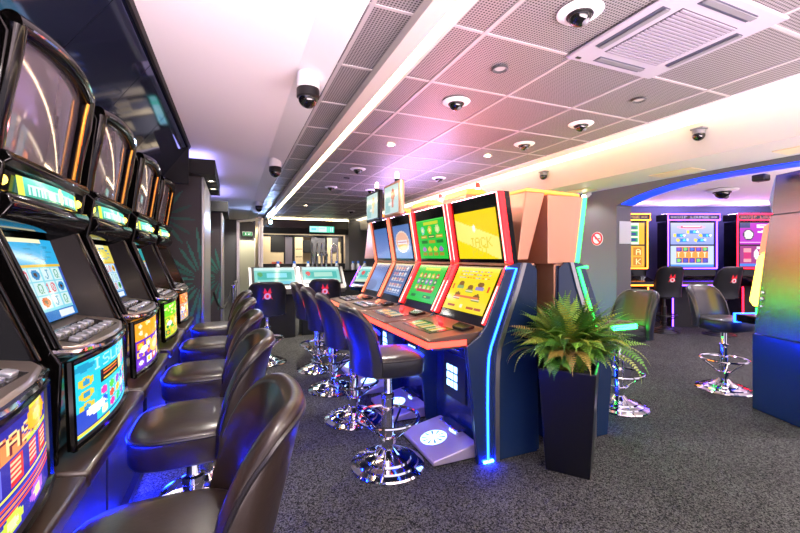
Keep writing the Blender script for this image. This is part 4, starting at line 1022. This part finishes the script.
# back bar: cream panels, dark openings and shelves
t = thing('back_bar', 'cream back bar with dark recesses behind the beer taps', 'back bar', (2.0, 13.0, 0))
MB().box(-1.3, 1.4, -.15, .28, 0, 1.25).build('cabinet', 'black', t, bevel=.005)
for x0, x1, z0, z1, m_ in ((-1.32, -1.25, 1.25, 2.16, 'black'), (1.33, 1.40, 1.25, 2.16, 'black'), (-1.32, 1.40, 2.10, 2.17, 'black'), (-.55, -.5, 1.25, 2.1, 'black'), (-.26, -.2, 1.25, 2.1, 'black'), (.32, .45, 1.25, 2.1, 'darkwall'), (.78, .83, 1.25, 2.1, 'black'), (-.92, -.6, 1.25, 1.3, 'red'), (.5, .74, 1.25, 1.48, 'cream'), (-.18, .03, 1.7, 1.73, 'black'), (-.18, .03, 1.45, 1.48, 'black'), (-1.25, -.95, 1.25, 2.1, 'cream'), (-.95, -.55, 1.62, 2.1, 'matte'), (-.95, -.55, 1.25, 1.60, 'cream'), (-.5, -.28, 1.25, 2.14, 'grey_metal'), (-.2, .05, 1.25, 2.1, 'cream'), (.05, .3, 1.6, 2.0, 'matte'), (.45, .78, 1.5, 2.14, 'darkwall'), (.84, 1.0, 1.25, 2.1, 'cream'), (1.0, 1.22, 1.62, 2.1, 'grey_metal'), (1.0, 1.32, 1.25, 1.58, 'cream')):
    MB().box(x0, x1, .12, .26, z0, z1).build('recess_panel', m_, t, smooth=0)
# door, exit sign, posts at the far left end
t = struct(MB().box(.16, .60, 13.72, 13.79, 0, 1.99).build('door_1', 'doorcream', bevel=.006))
MB().box(.10, .16, 13.70, 13.80, 0, 2.06).build('door_frame', 'whitepaint', t, smooth=0)
MB().box(.60, .66, 13.70, 13.80, 0, 2.06).build('door_frame', 'whitepaint', t, smooth=0)
MB().box(.52, .55, 13.66, 13.72, .98, 1.06).build('door_handle', 'steel', t, bevel=.004)
t = thing('exit_sign', 'small green exit sign above the pale door', 'sign', (.39, 13.7, 2.2))
MB().box(-.15, .15, -.03, .09, -.07, .07).build('sign_box', 'white', t, bevel=.004)
screen('sign_face', Cv(24, 12, '2f9c58').ell(.3, .3, .05, .1, 'ffffff').rect(.24, .4, .36, .75, 'ffffff').rect(.55, .45, .85, .58, 'ffffff').tri(.62, .75, .2, .4, 'ffffff'), quadP((-.14, -.033, .06), (.14, -.033, .06), (.14, -.033, -.06), (-.14, -.033, -.06)), t)
t = thing('steel_portal', 'slim steel portal frame standing before the pale door', 'frame', (.3, 9.0, 0))
MB().box(-.26, -.20, -.03, .03, 0, 2.22).build('post', 'steel', t, bevel=.006)
MB().box(.24, .29, .3, .36, 0, 2.32).build('post', 'steel', t, bevel=.006)
MB().hexa([(-.26, -.03, 2.18), (-.20, -.03, 2.18), (.29, .36, 2.28), (.24, .36, 2.28), (-.26, -.03, 2.22), (-.20, -.03, 2.22), (.29, .36, 2.32), (.24, .36, 2.32)]).build('crossbar', 'steel', t, smooth=0)
GS = 'rope posts beside the partition'
st = thing('rope_post', 'steel rope post nearest the palm leaf partition', 'rope post', (-.02, 7.1, 0), 0, GS)
MB().lathe([(.001, 0), (.13, 0), (.13, .015), (.03, .03), (.022, .05), (.022, .95), (.035, .96), (.035, .985), (.001, 1.0)], 24).build('pole', 'chrome', st)
dup(st, (.02, 8.3, 0), 0, 'steel rope post farther from the palm leaf partition')
tag(MB().tube([(-.29 + .235 * k / 10, 6.62 + .42 * k / 10, .93 - .28 * (1 - (k / 5 - 1) ** 2)) for k in range(11)], .016, 8).build('barrier_rope', 'matte'), 'dark sagging barrier rope from the partition to the nearer rope post', 'rope')
t = thing('blue_spotlight', 'bright blue spotlight fixture at the bar end of the ceiling trough', 'spotlight', (.90, 11.3, 2.42))
MB().box(-.04, .04, -.06, .06, -.05, .12).build('housing', 'black', t, bevel=.01)
MB().ball((0, -.07, -.02), .05, 16, 8).build('lens', em('blue_white_lamp', (.45, .75, 1.), 40), t)
# ================================================================== LIGHTS (downlight and spot beams, several without a fitting)
def spot(x, y, z, power, col=(1, .93, .84), ang=110, blend=.6, r=.04, tgt=None):
    l = bpy.data.lights.new('downlight_beam', 'SPOT'); l.energy = power; l.color = col; l.spot_size = R(ang); l.spot_blend = blend; l.shadow_soft_size = r
    o = bpy.data.objects.new('downlight_beam', l); C.objects.link(o); o.location = (x, y, z)
    d = Vector(tgt) - Vector((x, y, z)) if tgt else Vector((0, 0, -1))
    o.rotation_euler = d.to_track_quat('-Z', 'Y').to_euler()
    return o
for x, y, p in ((1.455, 3.726, 90), (2.612, 3.72, 90), (1.456, 8.877, 200), (1.45, -.4, 90), (2.65, -.4, 90), (2.65, 6.6, 180), (1.45, 6.9, 180)):
    spot(x, y, ZC - .03, p, ang=150, blend=.8)
for x, y, p in ((-.262, 5.95, 30), (-.262, 5.35, 30)): spot(x, y, 2.36, p, col=(1, .85, .65))
for x, y in ((.1, .4), (.1, 3.2), (.0, 7.0), (.0, 10)): spot(x, y, 2.64, 70, ang=150, blend=.9)
for x, y, p in ((5.2, 3.4, 110), (5.2, 1.2, 110), (6.8, 3.0, 110), (8.6, 3.6, 110)): spot(x, y, 2.58, p, col=(.92, .9, 1.), ang=140)
spot(.9, 11.15, 2.40, 90, col=(.35, .5, 1.), ang=120, blend=.8, tgt=(-.4, 7.5, 2.66))
spot(3.95, 3.767, 2.24, 12, tgt=(4.21, 3.7, 1.2))
for x, y in ((1.2, 12.6), (2.2, 12.6), (3.2, 12.6), (.4, 13.2), (2.1, 10.6)): spot(x, y, 2.5, 55, col=(1, .9, .72), ang=150)

wd = bpy.data.worlds.new('World'); S.world = wd; wd.use_nodes = True
wn, wl = wd.node_tree.nodes, wd.node_tree.links            # added fill: world glows strongly below the horizon behind the open hall end
tcw = wn.new('ShaderNodeTexCoord'); sx_ = wn.new('ShaderNodeSeparateXYZ'); rw = wn.new('ShaderNodeValToRGB')
wl.new(tcw.outputs['Generated'], sx_.inputs[0]); mw = wn.new('ShaderNodeMapRange'); mw.inputs[1].default_value = -.50; mw.inputs[2].default_value = -.22
wl.new(sx_.outputs['Z'], mw.inputs[0]); wl.new(mw.outputs[0], rw.inputs['Fac'])
rw.color_ramp.elements[0].color = (19., 14.6, 15.4, 1); rw.color_ramp.elements[1].color = (.9, .8, .95, 1)
wl.new(rw.outputs['Color'], wn['Background'].inputs[0]); wn['Background'].inputs[1].default_value = 1.

cam = bpy.data.cameras.new('Camera'); co = bpy.data.objects.new('Camera', cam); C.objects.link(co)
co.location = (0, 0, 1.45); co.rotation_euler = (PI / 2, 0, -.3949)
cam.sensor_width = 36; cam.lens = 397.4 / 800 * 36; cam.shift_y = -(266.5 - 257.3) / 800; cam.clip_start = .02
S.camera = co
S.view_settings.view_transform = 'Standard'; S.view_settings.look = 'None'; S.view_settings.gamma = 1; S.view_settings.exposure = 0.55
S.view_settings.use_curve_mapping = False
S.cycles.use_denoising = True
S.cycles.max_bounces = 8; S.cycles.sample_clamp_indirect = 6; S.cycles.caustics_reflective = True
